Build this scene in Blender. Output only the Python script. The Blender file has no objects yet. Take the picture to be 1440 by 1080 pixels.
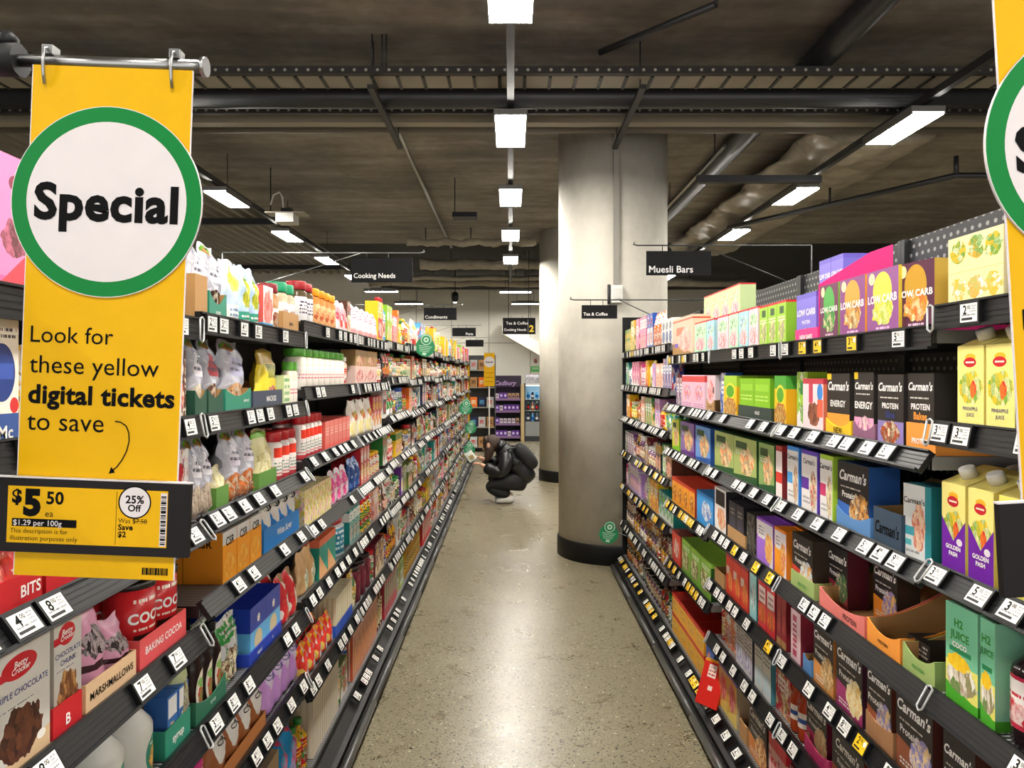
import bpy, math, random
from mathutils import Vector, Matrix
from math import pi, sin, cos, radians

# ---------------------------------------------------------------- camera, world, exposure
SC = bpy.context.scene
COL = SC.collection
FPX, CH, VX, VY = 1050.0, 1.55, 718.0, 527.0
cd = bpy.data.cameras.new('camera'); cam = bpy.data.objects.new('camera', cd); COL.objects.link(cam)
cd.sensor_width = 36.0; cd.lens = FPX / 1440 * 36; cd.shift_x = (720 - VX) / 1440; cd.shift_y = -(540 - VY) / 1440
cd.clip_start = 0.05; cd.clip_end = 200
cam.location = (0, 0, CH); cam.rotation_euler = (pi / 2, 0, 0)
SC.camera = cam
w = bpy.data.worlds.new('world'); SC.world = w; w.use_nodes = True
_g = w.node_tree.nodes.new('ShaderNodeTexCoord'); _s = w.node_tree.nodes.new('ShaderNodeSeparateXYZ'); _r = w.node_tree.nodes.new('ShaderNodeValToRGB')
w.node_tree.links.new(_g.outputs['Generated'], _s.inputs[0]); w.node_tree.links.new(_s.outputs[2], _r.inputs[0])   # added fill light: strong from eye level down, weak overhead
for _e, (_p, _v) in zip((_r.color_ramp.elements[0], _r.color_ramp.elements[1]), ((0.0, 1.0), (0.5, 0.12))): _e.position = _p; _e.color = (_v, _v * 0.985, _v * 0.96, 1)
w.node_tree.links.new(_r.outputs[0], w.node_tree.nodes['Background'].inputs[0])
w.node_tree.nodes['Background'].inputs[1].default_value = 1.7
SC.view_settings.view_transform = 'Standard'; SC.view_settings.look = 'None'
SC.view_settings.exposure = 0.0; SC.view_settings.gamma = 1.0; SC.view_settings.use_curve_mapping = False
LAMP = 120.0
SC.cycles.max_bounces = 6; SC.cycles.diffuse_bounces = 4; SC.cycles.glossy_bounces = 3
SC.cycles.transmission_bounces = 3; SC.cycles.transparent_max_bounces = 6
SC.cycles.sample_clamp_indirect = 6.0
SC.cycles.caustics_reflective = False; SC.cycles.caustics_refractive = False
RND = random.Random(11)

# ---------------------------------------------------------------- colours and materials
def hexc(h):
    if isinstance(h, tuple): return h
    h = C.get(h, h)
    r = [int(h[i:i + 2], 16) / 255 for i in (0, 2, 4)]
    return tuple(((c / 12.92) if c <= 0.04045 else ((c + 0.055) / 1.055) ** 2.4) for c in r) + (1,)
C = dict(red='C81E26', orange='EE7418', yellow='F6C416', lime='93C52C', green='2A8438', teal='1B958F', sky='56AEE2',
         blue='1E52AE', navy='18224E', purple='6A2C90', lilac='C49CDE', pink='EF86AE', magenta='C41C78', maroon='6A1428',
         brown='58301E', kraft='B48653', cream='EFE2BC', white='EFEDE8', black='18181A', grey='8E8E8C', olive='7A8A3A',
         silver='C4C6C8', peach='F4B79A', mint='9BD8B4', rust='A8481C', tan='CDA878', charcoal='3A3C44', plum='6B3560',
         violet='7C78D6', hotpink='EC2E82', dgreen='1F5A40', gold='C89A2C')

class NT:
    def __init__(s, mat):
        mat.use_nodes = True; s.t = mat.node_tree; s.n = s.t.nodes; s.b = s.n['Principled BSDF']
    def node(s, typ, **kw):
        n = s.n.new(typ)
        for k, v in kw.items(): setattr(n, k, v)
        return n
    def put(s, sock, v):
        if hasattr(v, 'links'): s.t.links.new(v, sock)
        else: sock.default_value = v
    def m(s, op, a, b=0.0, c=None):
        n = s.n.new('ShaderNodeMath'); n.operation = op
        s.put(n.inputs[0], a); s.put(n.inputs[1], b)
        if c is not None: s.put(n.inputs[2], c)
        return n.outputs[0]
    def mix(s, f, a, b):
        n = s.n.new('ShaderNodeMix'); n.data_type = 'RGBA'
        s.put(n.inputs[0], f); s.put(n.inputs[6], a); s.put(n.inputs[7], b)
        return n.outputs[2]
    def xyz(s, x, y, z=0.0):
        n = s.n.new('ShaderNodeCombineXYZ'); s.put(n.inputs[0], x); s.put(n.inputs[1], y); s.put(n.inputs[2], z); return n.outputs[0]
    def noise(s, vec, scale, detail=2.0, rough=0.5):
        n = s.n.new('ShaderNodeTexNoise'); s.put(n.inputs['Vector'], vec); n.inputs['Scale'].default_value = scale
        n.inputs['Detail'].default_value = detail; n.inputs['Roughness'].default_value = rough; return n.outputs[0]
    def voro(s, vec, scale, out='Color', feature='F1'):
        n = s.n.new('ShaderNodeTexVoronoi'); n.feature = feature; s.put(n.inputs['Vector'], vec)
        n.inputs['Scale'].default_value = scale; return n.outputs[out]
    def ramp(s, f, stops):
        n = s.n.new('ShaderNodeValToRGB'); e = n.color_ramp.elements
        while len(e) < len(stops): e.new(0.5)
        for i, (p, c) in enumerate(stops): e[i].position = p; e[i].color = hexc(c)
        s.put(n.inputs[0], f); return n.outputs[0]
    def bump(s, h, strength=0.3, dist=0.01):
        n = s.n.new('ShaderNodeBump'); n.inputs['Strength'].default_value = strength; n.inputs['Distance'].default_value = dist
        s.put(n.inputs['Height'], h); s.t.links.new(n.outputs[0], s.b.inputs['Normal'])
    def geo(s): return s.n.new('ShaderNodeNewGeometry').outputs['Position']
    def obj(s): return s.n.new('ShaderNodeTexCoord').outputs['Object']
    def sep(s, v):
        n = s.n.new('ShaderNodeSeparateXYZ'); s.put(n.inputs[0], v); return n.outputs

_m = {}
def mat(name, col, rough=0.5, metal=0.0, emit=None, alpha=None, coat=0.0, spec=None):
    if name in _m: return _m[name]
    M = bpy.data.materials.new(name); t = NT(M); c = hexc(col)
    o = t.obj(); v = t.noise(o, 22.0, 3.0)
    t.put(t.b.inputs['Base Color'], t.mix(v, tuple(x * 0.93 for x in c[:3]) + (1,), tuple(min(1, x * 1.05) for x in c[:3]) + (1,)))
    t.b.inputs['Roughness'].default_value = rough; t.b.inputs['Metallic'].default_value = metal
    if coat: t.b.inputs['Coat Weight'].default_value = coat
    if spec is not None: t.b.inputs['Specular IOR Level'].default_value = spec
    if emit:
        t.b.inputs['Emission Color'].default_value = hexc(emit[0]); t.b.inputs['Emission Strength'].default_value = emit[1]
    if alpha is not None: t.b.inputs['Alpha'].default_value = alpha
    _m[name] = M; return M

def pack(name, base, layers=(), rough=0.38, side=None, top=None, metal=0.0, bump=0.0, busy=0.0):
    """printed packaging: layers are drawn on the front panel (uv 0..1), bands run round the whole pack"""
    if name in _m: return _m[name]
    M = bpy.data.materials.new(name); t = NT(M)
    uvn = t.node('ShaderNodeTexCoord').outputs['UV']; U, V, _ = t.sep(uvn)
    front = t.m('MULTIPLY', t.m('GREATER_THAN', U, 0.0), t.m('LESS_THAN', U, 1.0))
    col = hexc(base)
    first = True
    def rect(u0, v0, u1, v1):
        a = t.m('COMPARE', U, (u0 + u1) / 2, (u1 - u0) / 2); b = t.m('COMPARE', V, (v0 + v1) / 2, (v1 - v0) / 2)
        return t.m('MULTIPLY', a, b)
    if side or top:
        s = t.m('GREATER_THAN', U, 1.5); col = t.mix(s, col, hexc(side or base))
        if top:
            p = t.m('GREATER_THAN', V, 1.5); col = t.mix(p, col, hexc(top))
    for L in layers:
        k = L[0]
        if k == 'r':
            f = rect(*L[1:5]); c = hexc(L[5])
        elif k == 'e':
            x = t.m('DIVIDE', t.m('SUBTRACT', U, L[1]), L[3]); y = t.m('DIVIDE', t.m('SUBTRACT', V, L[2]), L[4])
            f = t.m('LESS_THAN', t.m('ADD', t.m('MULTIPLY', x, x), t.m('MULTIPLY', y, y)), 1.0); c = hexc(L[5])
        elif k == 'b':
            f = t.m('COMPARE', V, (L[1] + L[2]) / 2, (L[2] - L[1]) / 2); c = hexc(L[3])
        elif k == 'f':
            x = t.m('DIVIDE', t.m('SUBTRACT', U, L[1]), L[3]); y = t.m('DIVIDE', t.m('SUBTRACT', V, L[2]), L[4])
            r2 = t.m('ADD', t.m('MULTIPLY', x, x), t.m('MULTIPLY', y, y))
            nz = t.noise(t.xyz(U, V), 7.0, 2.0)
            f = t.m('LESS_THAN', t.m('ADD', r2, t.m('MULTIPLY', t.m('SUBTRACT', nz, 0.5), 1.6)), 1.0)
            f = t.m('MULTIPLY', f, front)
            sc = (L[7] if len(L) > 7 else 9.0) * 1.5
            wob = t.noise(t.xyz(U, V), sc * 1.2, 2.0)
            vc = t.sep(t.voro(t.xyz(t.m('ADD', U, t.m('MULTIPLY', wob, 0.09)), t.m('ADD', V, t.m('MULTIPLY', wob, 0.07))), sc))
            stops = [(0.12, '3A241A' if L[5][0] in '3456789' else L[5]), (0.3, L[5]), (0.52, L[6]), (0.8, L[8] if len(L) > 8 else L[5])]
            c = t.ramp(t.m('ADD', t.m('MULTIPLY', vc[0], 0.5), t.m('MULTIPLY', t.noise(t.xyz(U, V), sc * 2.2, 4.0, 0.65), 0.5)), stops)
        elif k == 't':
            rows = L[5]; u0, v0, u1, v1 = L[1:5]
            vv = t.m('MULTIPLY', t.m('SUBTRACT', V, v0), rows / (v1 - v0))
            fr = t.m('FRACT', vv); ln = t.m('COMPARE', fr, 0.5, 0.24)
            nz = t.noise(t.xyz(t.m('MULTIPLY', U, 26.0), t.m('MULTIPLY', t.m('FLOOR', vv), 7.31)), 1.0, 0.0)
            f = t.m('MULTIPLY', t.m('MULTIPLY', rect(u0, v0, u1, v1), ln), t.m('GREATER_THAN', nz, 0.44)); c = hexc(L[6])
        elif k == 'g':   # slanted split: below the line
            f = t.m('LESS_THAN', V, t.m('ADD', t.m('MULTIPLY', t.m('SUBTRACT', U, 0.5), L[2]), L[1])); f = t.m('MULTIPLY', f, front); c = hexc(L[3])
        elif k == 'w':   # pointed split (a V shape) of colour below
            f = t.m('LESS_THAN', V, t.m('ADD', t.m('MULTIPLY', t.m('ABSOLUTE', t.m('SUBTRACT', U, 0.5)), L[2]), L[1])); f = t.m('MULTIPLY', f, front); c = hexc(L[3])
        elif k == 'p':   # all-over pattern
            vc = t.sep(t.voro(uvn, L[1])); f = 1.0
            c = t.ramp(vc[0], [(i / (len(L[2]) - 1), x) for i, x in enumerate(L[2])])
            f = t.m('GREATER_THAN', vc[1], L[3] if len(L) > 3 else 0.3)
        elif k == 's':   # vertical stripes
            f = t.m('LESS_THAN', t.m('FRACT', t.m('MULTIPLY', U, L[1])), L[2]); c = hexc(L[3])
        col = t.mix(f, col, c)
    if busy:
        vc = t.sep(t.voro(t.xyz(t.m('MULTIPLY', U, 1.0), t.m('MULTIPLY', V, 1.4)), 13.0)); nz = t.noise(t.xyz(U, V), 5.0, 3.0)
        dc = t.ramp(vc[0], [(0.0, '2A2422'), (0.3, layers[0][-1] if isinstance(layers[0][-1], str) else base), (0.6, 'F2EEE6'), (1.0, layers[1][5] if layers[1][0] in 'ef' else 'E8D8B0')])
        col = t.mix(t.m('MULTIPLY', t.m('MULTIPLY', t.m('GREATER_THAN', nz, 0.5), front), t.m('MULTIPLY', t.m('GREATER_THAN', vc[1], 0.45), busy)), col, dc)
    pr = t.noise(t.xyz(t.m('MULTIPLY', U, 3.0), t.m('MULTIPLY', V, 3.0)), 6.0, 3.0)
    t.put(t.b.inputs['Base Color'], t.mix(t.m('MULTIPLY', pr, 0.015), col, (0.9, 0.9, 0.9, 1)))
    t.b.inputs['Roughness'].default_value = rough; t.b.inputs['Metallic'].default_value = metal
    t.b.inputs['Specular IOR Level'].default_value = 0.3
    if bump: t.bump(t.noise(t.obj(), 60.0, 2.0), bump, 0.004)
    _m[name] = M; return M

# ---------------------------------------------------------------- mesh builder
_txt = {}
def text2d(s, bold=0.0, shear=0.0):
    k = (s, bold, shear)
    if k in _txt: return _txt[k]
    cu = bpy.data.curves.new('lettering', 'FONT'); cu.body = s; cu.size = 1.0; cu.offset = bold; cu.shear = shear
    cu.resolution_u = 3; cu.fill_mode = 'FRONT'
    if bold: cu.space_character = 1.0 + bold * 1.6
    o = bpy.data.objects.new('lettering', cu)
    me = o.to_mesh()
    vs = [(v.co.x, v.co.y) for v in me.vertices]; fs = [tuple(p.vertices) for p in me.polygons]
    o.to_mesh_clear(); bpy.data.objects.remove(o); bpy.data.curves.remove(cu)
    x0 = min(v[0] for v in vs); x1 = max(v[0] for v in vs)
    _txt[k] = (vs, fs, x0, x1); return _txt[k]

class MB:
    def __init__(s): s.v = []; s.f = []; s.mi = []; s.uv = []; s.sm = []
    def add(s, pts, faces, mi=0, uvs=None, smooth=False):
        b = len(s.v); s.v += [tuple(p) for p in pts]
        for i, f in enumerate(faces):
            s.f.append(tuple(b + j for j in f)); s.mi.append(mi if not isinstance(mi, list) else mi[i]); s.sm.append(smooth)
            s.uv.append(uvs[i] if uvs else [(5.5, 5.5)] * len(f))
        return s
    def box(s, x0, x1, y0, y1, z0, z1, mi=0, front=True, v0=0.0, v1=1.0):
        P = [(x0, y0, z0), (x1, y0, z0), (x1, y1, z0), (x0, y1, z0), (x0, y0, z1), (x1, y0, z1), (x1, y1, z1), (x0, y1, z1)]
        F = [(0, 1, 5, 4), (1, 2, 6, 5), (2, 3, 7, 6), (3, 0, 4, 7), (4, 5, 6, 7), (3, 2, 1, 0)]
        a = [(0.001, v0), (0.999, v0), (0.999, v1), (0.001, v1)]; b = [(2 + x, y) for x, y in a]
        U = [a, b, [(4 + x, y) for x, y in a], b, [(4 + x, 2 + y) for x, y in a], [(4 + x, 4 + y) for x, y in a]]
        return s.add(P, F, mi, U if front else None)
    def tube(s, path, r, n=8, mi=0, cap=True, rs=None):
        path = [Vector(p) for p in path]; pts = []; N = len(path); up = Vector((0, 0, 1))
        prev = None
        for i, p in enumerate(path):
            t = (path[min(i + 1, N - 1)] - path[max(i - 1, 0)]).normalized()
            if prev is None:
                a = t.cross(up)
                if a.length < 1e-3: a = t.cross(Vector((1, 0, 0)))
                a.normalize()
            else:
                a = prev - t * prev.dot(t)
                if a.length < 1e-5: a = t.cross(up)
                a.normalize()
            prev = a; b = t.cross(a); rr = rs[i] if rs else r
            for k in range(n):
                an = 2 * pi * k / n; pts.append(p + a * (cos(an) * rr) + b * (sin(an) * rr))
        F = [(i * n + k, i * n + (k + 1) % n, (i + 1) * n + (k + 1) % n, (i + 1) * n + k) for i in range(N - 1) for k in range(n)]
        s.add(pts, F, mi, None, True)
        if cap:
            b = len(s.v) - len(pts)
            s.f.append(tuple(b + k for k in range(n))[::-1]); s.f.append(tuple(b + (N - 1) * n + k for k in range(n)))
            for _ in 'ab': s.mi.append(mi); s.sm.append(False); s.uv.append([(5.5, 5.5)] * n)
        return s
    def lathe(s, prof, n=16, mi=0, cx=0.0, cy=0.0, z=0.0, smooth=True):
        pts = []; H = max(p[1] for p in prof) - min(p[1] for p in prof) or 1; zb = min(p[1] for p in prof)
        for r, h in prof:
            for k in range(n):
                an = 2 * pi * k / n - pi / 2 + pi / n * 0
                pts.append((cx + r * cos(an), cy + r * sin(an), z + h))
        def u(k):   # k=0 faces -y: front panel spans the front half
            kk = k if k <= n / 2 else k - n
            return 0.5 + kk / (n / 2)
        F = []; UV = []
        for i in range(len(prof) - 1):
            va, vb = (prof[i][1] - zb) / H, (prof[i + 1][1] - zb) / H
            for k in range(n):
                k2 = k + 1; F.append((i * n + k, i * n + k2 % n, (i + 1) * n + k2 % n, (i + 1) * n + k))
                ua = u(k); ub = ua + 2.0 / n
                if not (-0.01 <= ua and ub <= 1.01): ua += 2; ub += 2
                UV.append([(ua, va), (ub, va), (ub, vb), (ua, vb)])
        s.add(pts, F, mi, UV, smooth)
        b = len(s.v) - len(pts); L = len(prof)
        s.f.append(tuple(b + k for k in range(n))[::-1]); s.f.append(tuple(b + (L - 1) * n + k for k in range(n)))
        for _ in 'ab': s.mi.append(mi); s.sm.append(False); s.uv.append([(4.5, 2.5)] * n)
        return s
    def text(s, body, cx, cz, size, mi, y=-0.0006, bold=0.0, shear=0.0, width=None, align='c', xf=None):
        """flat printed lettering on the plane y, facing -y"""
        vs, fs, x0, x1 = text2d(body, bold, shear); k = size; kx = size
        if width and (x1 - x0) * k > width: kx = width / (x1 - x0); k = max(kx, size * 0.75) if kx < size * 0.75 else kx
        ox = cx - (x0 + x1) / 2 * kx if align == 'c' else cx - x0 * kx
        pts = [(ox + a * kx, y, cz + (b - 0.35) * k) for a, b in vs]
        if xf: pts = [xf(p) for p in pts]
        return s.add(pts, fs, mi)
    def prism(s, poly, y0, y1, mi=0, axis='y', uvfront=False):
        """extrude an (a,b) polygon; axis y: (x,z) polygon ; axis x: (y,z) polygon ; axis z: (x,y) polygon"""
        n = len(poly)
        def P(a, b, c): return (a, c, b) if axis == 'y' else ((c, a, b) if axis == 'x' else (a, b, c))
        pts = [P(a, b, y0) for a, b in poly] + [P(a, b, y1) for a, b in poly]
        F = [tuple(range(n)), tuple(range(n, 2 * n))[::-1]] + [(i, n + i, n + (i + 1) % n, (i + 1) % n) for i in range(n)]
        return s.add(pts, F, mi)
    def mesh(s, name, mats):
        me = bpy.data.meshes.new(name); me.from_pydata(s.v, [], s.f)
        for m_ in mats: me.materials.append(m_)
        me.polygons.foreach_set('material_index', s.mi); me.polygons.foreach_set('use_smooth', s.sm)
        ul = me.uv_layers.new(name='uv'); flat = [c for f in s.uv for p in f for c in p]; ul.data.foreach_set('uv', flat)
        me.update(); return me
    def build(s, name, mats, parent=None, loc=None, rot=None):
        return link(name, s.mesh(name, mats), parent, loc, rot)

def link(name, me, parent=None, loc=None, rot=None):
    o = bpy.data.objects.new(name, me); COL.objects.link(o)
    if parent: o.parent = parent
    if loc: o.location = loc
    if rot: o.rotation_euler = rot
    return o
def tag(o, label=None, cat=None, group=None, kind=None):
    for k, v in (('label', label), ('category', cat), ('group', group), ('kind', kind)):
        if v: o[k] = v
    return o
def thing(name, label, cat, loc=(0, 0, 0), rot=(0, 0, 0), group=None):
    return tag(link(name, None, None, loc, rot), label, cat, group)
def struct(name, mb, mats, loc=None): return tag(mb.build(name, mats, None, loc), kind='structure')
def px(x, y, d): return ((x - VX) * d / FPX, d, CH - (y - VY) * d / FPX)

# ---------------------------------------------------------------- setting materials
def mat_floor():
    M = bpy.data.materials.new('polished_concrete'); t = NT(M); g = t.geo()
    big = t.noise(g, 0.9, 4.0); med = t.noise(g, 6.0, 4.0)
    base = t.ramp(t.m('ADD', t.m('MULTIPLY', big, 0.6), t.m('MULTIPLY', med, 0.4)), [(0.25, '7E755E'), (0.55, '8C836B'), (0.8, '9C937B')])
    n = t.node('ShaderNodeTexVoronoi'); t.put(n.inputs['Vector'], g); n.inputs['Scale'].default_value = 75.0
    cc = t.sep(n.outputs['Color']); sz = t.m('MULTIPLY', cc[0], 0.5)
    stone = t.m('LESS_THAN', n.outputs['Distance'], sz)
    stone = t.m('MULTIPLY', stone, t.m('GREATER_THAN', cc[1], 0.3))
    sc = t.ramp(cc[2], [(0.0, '1C1914'), (0.4, '3E3729'), (0.6, '7D7459'), (0.85, '9A9076'), (1.0, 'C4BCA4')])
    col = t.mix(t.m('MULTIPLY', stone, 0.95), base, sc)
    n2 = t.node('ShaderNodeTexVoronoi'); t.put(n2.inputs['Vector'], g); n2.inputs['Scale'].default_value = 120.0
    c2 = t.sep(n2.outputs['Color']); dk = t.m('MULTIPLY', t.m('LESS_THAN', n2.outputs['Distance'], 0.36), t.m('GREATER_THAN', c2[0], 0.5))
    col = t.mix(t.m('MULTIPLY', dk, 0.9), col, hexc('2C281F'))
    t.put(t.b.inputs['Base Color'], col)
    t.put(t.b.inputs['Roughness'], t.m('ADD', t.m('MULTIPLY', med, 0.14), 0.22))
    t.b.inputs['Specular IOR Level'].default_value = 0.5
    return M
def mat_concrete(name, stops, scale=1.0, rough=0.75, streak=True):
    M = bpy.data.materials.new(name); t = NT(M); g = t.geo(); x, y, z = t.sep(g)
    a = t.noise(g, 0.8 * scale, 5.0, 0.6); b = t.noise(t.xyz(t.m('MULTIPLY', x, 0.5), t.m('MULTIPLY', y, 3.0), z), 1.6 * scale, 4.0, 0.6); c = t.noise(g, 9.0 * scale, 3.0)
    f = t.m('ADD', t.m('ADD', t.m('MULTIPLY', a, 0.5), t.m('MULTIPLY', b, 0.35)), t.m('MULTIPLY', c, 0.15))
    t.put(t.b.inputs['Base Color'], t.ramp(f, stops)); t.b.inputs['Roughness'].default_value = rough
    t.bump(c, 0.15, 0.01); return M
M_FLOOR = mat_floor()
M_CEIL = mat_concrete('slab_concrete', [(0.3, '4A4541'), (0.48, '79726A'), (0.64, 'A49C91')])
M_COLUMN = mat_concrete('column_concrete', [(0.3, 'A8A398'), (0.5, 'C2BDB1'), (0.7, 'D2CDC0')], 1.6, 0.75)
M_BLACK = mat('black_powder_coat', '101113', 0.5, spec=0.3)
M_DARK = mat('dark_grey_steel', '2A2B2D', 0.45)
M_RAIL = mat('ticket_rail_grey', '17181A', 0.4, spec=0.35)
M_STEEL = mat('brushed_steel', 'A8A8A8', 0.28, 1.0)
M_WHITE = mat('white_paint', 'E6E4DE', 0.55)
M_INK = mat('black_ink', '080809', 0.6, spec=0.1)
M_WINK = mat('white_ink', 'F4F2EE', 0.5)
M_YINK = mat('yellow_ink', 'F6D02A', 0.5)
M_RINK = mat('red_ink', 'C8242A', 0.5)
M_BINK = mat('blue_ink', '27357A', 0.5)
M_GINK = mat('green_ink', '2E8A34', 0.5)
M_OINK = mat('orange_ink', 'F29A3A', 0.5)
M_KRAFT = mat('kraft_card', 'B48956', 0.8)
INKS = dict(k=M_INK, w=M_WINK, y=M_YINK, r=M_RINK, b=M_BINK, g=M_GINK, o=M_OINK)
M_LAMP = mat('lamp_diffuser', 'FFFFFF', 0.4, emit=('FFFAF0', LAMP))

# ---------------------------------------------------------------- the room
RY0, RY1 = -3.0, 19.0
struct('floor', MB().box(-9, 9, RY0, RY1, -0.1, 0), [M_FLOOR])
CZ = 3.66
struct('ceiling', MB().box(-3.2, 9, RY0, 12.0, CZ, CZ + 0.3), [M_CEIL])
# ribbed metal deck soffit beyond the slab edge
mb = MB(); x = -9.0
while x < -3.2:
    mb.prism([(x, 4.12), (x + 0.07, 4.12), (x + 0.09, 4.2), (x + 0.18, 4.2), (x + 0.2, 4.12), (x + 0.2, 4.26), (x, 4.26)], RY0, RY1, 0); x += 0.2
struct('ceiling_deck', mb, [mat('galvanised_deck', 'A8A59A', 0.5, 0.2)])
struct('ceiling_far', MB().box(-3.2, 9, 12.0, RY1, 3.72, 3.96), [mat('black_soffit', '1A1A1A', 0.8)])
struct('wall_back', MB().box(-9, 9, RY1, RY1 + 0.2, 0, 4.3), [mat('wall_white', 'F2EEE2', 0.7)])
tr = MB()
for xx in (-2.4, -1.5, -0.55, 0.5, 1.6): tr.box(xx - 0.01, xx + 0.01, RY1 - 0.012, RY1, 0, 3.7)
tr.box(-9, 9, RY1 - 0.014, RY1, 2.35, 2.37)
M_SIDE = mat('side_wall_grey', '3A3A3A', 0.8)
struct('wall_left', MB().box(-9.2, -9, RY0, RY1, 0, 4.3), [M_SIDE]); struct('wall_right', MB().box(9, 9.2, RY0, RY1, 0, 4.3), [M_SIDE])
struct('trim_1', tr, [mat('wall_joint', 'B5B1A6', 0.7)])
struct('wall_stair', MB().prism([(-0.2, 2.55), (1.4, 1.62), (1.4, 1.9), (-0.2, 2.85)], RY1 - 0.8, RY1 - 0.02, 0), [mat('stair_soffit', 'D8D4C2', 0.7)])
# columns
def column(cx, cy, label, idx):
    r = 0.47
    t_ = tag(MB().lathe([(r, 0.0), (r, CZ - 0.002)], 64).build('column' if idx == 0 else 'column', [M_COLUMN], None, (cx, cy, 0)), label, 'column', 'round concrete columns')
    MB().lathe([(r + 0.012, 0.0), (r + 0.012, 0.15), (r + 0.006, 0.16)], 64).build('base_band', [M_BLACK], t_)
    return t_
col0 = column(0.89, 6.52, 'large round grey concrete column beside the muesli shelves', 0)
col1 = column(0.9, 11.1, 'farther round concrete column, half hidden behind the near column', 1)
# conduit and switch box on the near column
cdx = -0.035
cy_ = -math.sqrt(0.47 ** 2 - cdx ** 2)
cn = thing('conduit', 'grey vertical conduit strip on the near column above the switch', 'conduit', (0.89 + cdx, 6.52 + cy_, 2.28))
MB().box(-0.022, 0.022, -0.03, 0.012, 0, CZ - 2.3).build('channel', [mat('conduit_grey', '8E8A82', 0.5)], cn)
sb = thing('switch_box', 'small white switch box mounted on the near concrete column', 'switch box', (0.89 + cdx, 6.52 + cy_ - 0.012, 2.13))
MB().box(-0.045, 0.045, -0.05, 0.012, 0, 0.14).build('housing', [M_WHITE], sb)
MB().box(-0.03, 0.03, -0.058, -0.05, 0.03, 0.11).build('cover', [mat('switch_cover', 'D2D0CA', 0.4)], sb)
MB().tube([(-0.06, 0.0, -0.01), (-0.06, 0.0, 0.15)], 0.012, 8).build('bracket', [M_DARK], sb)

# ---------------------------------------------------------------- lamps
LZ = 3.22
def lamp(x, y, label, cross=False):
    t_ = thing('linear_light', label, 'ceiling light', (x, y, LZ), (0, 0, pi / 2 if cross else 0), 'linear ceiling lights')
    MB().box(-0.1, 0.1, -0.315, 0.315, 0.0, 0.012).build('diffuser', [M_LAMP], t_)
    h = MB().box(-0.11, 0.11, -0.33, 0.33, 0.012, 0.05); h.box(-0.112, -0.1005, -0.33, 0.33, -0.004, 0.012); h.box(0.1005, 0.112, -0.33, 0.33, -0.004, 0.012)
    h.box(-0.04, 0.04, -0.2, 0.2, 0.05, 0.075)
    h.build('housing', [mat('lamp_housing', '6E6C68', 0.4)], t_)
    if cross:
        h = MB()
        for yy in (-0.2, 0.2): h.tube([(0, yy, 0.075), (0, yy, 3.719 - LZ)], 0.004, 6)
        h.build('hanger', [M_DARK], t_)
ORD = ['first', 'second', 'third', 'fourth', 'fifth', 'sixth', 'seventh', 'eighth', 'ninth', 'tenth', 'eleventh', 'twelfth', 'thirteenth', 'fourteenth', 'fifteenth', 'sixteenth', 'seventeenth', 'eighteenth', 'nineteenth', 'twentieth']
ORD += ['%d%s' % (n, 'st' if n % 10 == 1 else 'nd' if n % 10 == 2 else 'rd' if n % 10 == 3 else 'th') for n in range(21, 130)]
def rail(name, x, y0, y1, label, hy=12):
    t_ = thing(name, label, 'light rail', (x, y0, LZ + 0.075))
    MB().box(-0.022, 0.022, 0, y1 - y0, 0, 0.05).build('track', [M_DARK], t_)
    y = 0.9
    while y < min(y1, hy) - y0:
        MB().tube([(0, y, 0.05), (0, y, CZ - LZ - 0.078)], 0.004, 6).build('hanger', [M_DARK], t_); y += 1.93
rail('light_rail', 0, -1.5, 14.2, 'dark light rail hung over the middle of the aisle')
rail('light_rail', 2.67, -1.5, 14.2, 'dark light rail hung over the muesli shelving side', 5.8)
rail('light_rail', -2.7, -1.5, 14.2, 'dark light rail hung over the baking shelving side')
for i in range(8):
    y = 3.23 + 1.93 * (i - 2)
    if i < 7: lamp(0, y, '%s lit panel of the row over the aisle' % ORD[i])
    lamp(2.67, y + 1.87 - 1.93, '%s lit panel of the row over the muesli side' % ORD[i])
    lamp(-2.7, y + 0.05, '%s lit panel of the row over the baking side' % ORD[i])
for i, (xx, yy) in enumerate(((0.1, 15.1), (0.35, 17.6), (-2.6, 15.0), (-2.4, 17.6), (2.6, 15.3))):
    lamp(xx, yy, '%s crosswise lit panel near the back wall' % ORD[i], True)

# ---------------------------------------------------------------- ceiling services
M_TRAY = mat('cable_tray_zinc', 'A29C8E', 0.5, 0.2)
M_PIPE = mat('black_pipe', '2B2C2E', 0.4)
M_PALE = mat('pale_pipe', '9B9484', 0.55)
def hs(y, z): return (CH - VY * 0 - 0, z)
def zy(ypx, z): return (z - CH) * FPX / (VY - ypx)     # depth at which a height z shows at row ypx
def perforated(name):
    M = bpy.data.materials.new(name); t = NT(M); x, y, z = t.sep(t.obj())
    fx = t.m('SUBTRACT', t.m('FRACT', t.m('MULTIPLY', x, 14.0)), 0.5); fz = t.m('MULTIPLY', t.m('SUBTRACT', z, 0.022), 14.0)
    d = t.m('ADD', t.m('MULTIPLY', fx, fx), t.m('MULTIPLY', fz, fz)); h = t.m('LESS_THAN', d, 0.018)
    t.put(t.b.inputs['Base Color'], t.mix(h, hexc('2A2725'), hexc('A8A294'))); t.b.inputs['Roughness'].default_value = 0.5
    return M
M_PERF = perforated('perforated_strut')
z0 = 3.41
d1 = zy(103, z0)
t_ = tag(MB().box(-6, 8, 0, 0.045, 0, 0.045).build('strut_channel', [M_PERF], None, (0, d1, z0)), 'perforated dark strut channel crossing the ceiling above the cable tray', 'strut')
tr = thing('cable_tray', 'pale ribbed cable tray running across under the ceiling', 'cable tray', (0, d1 + 0.07, z0 + 0.01))
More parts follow.
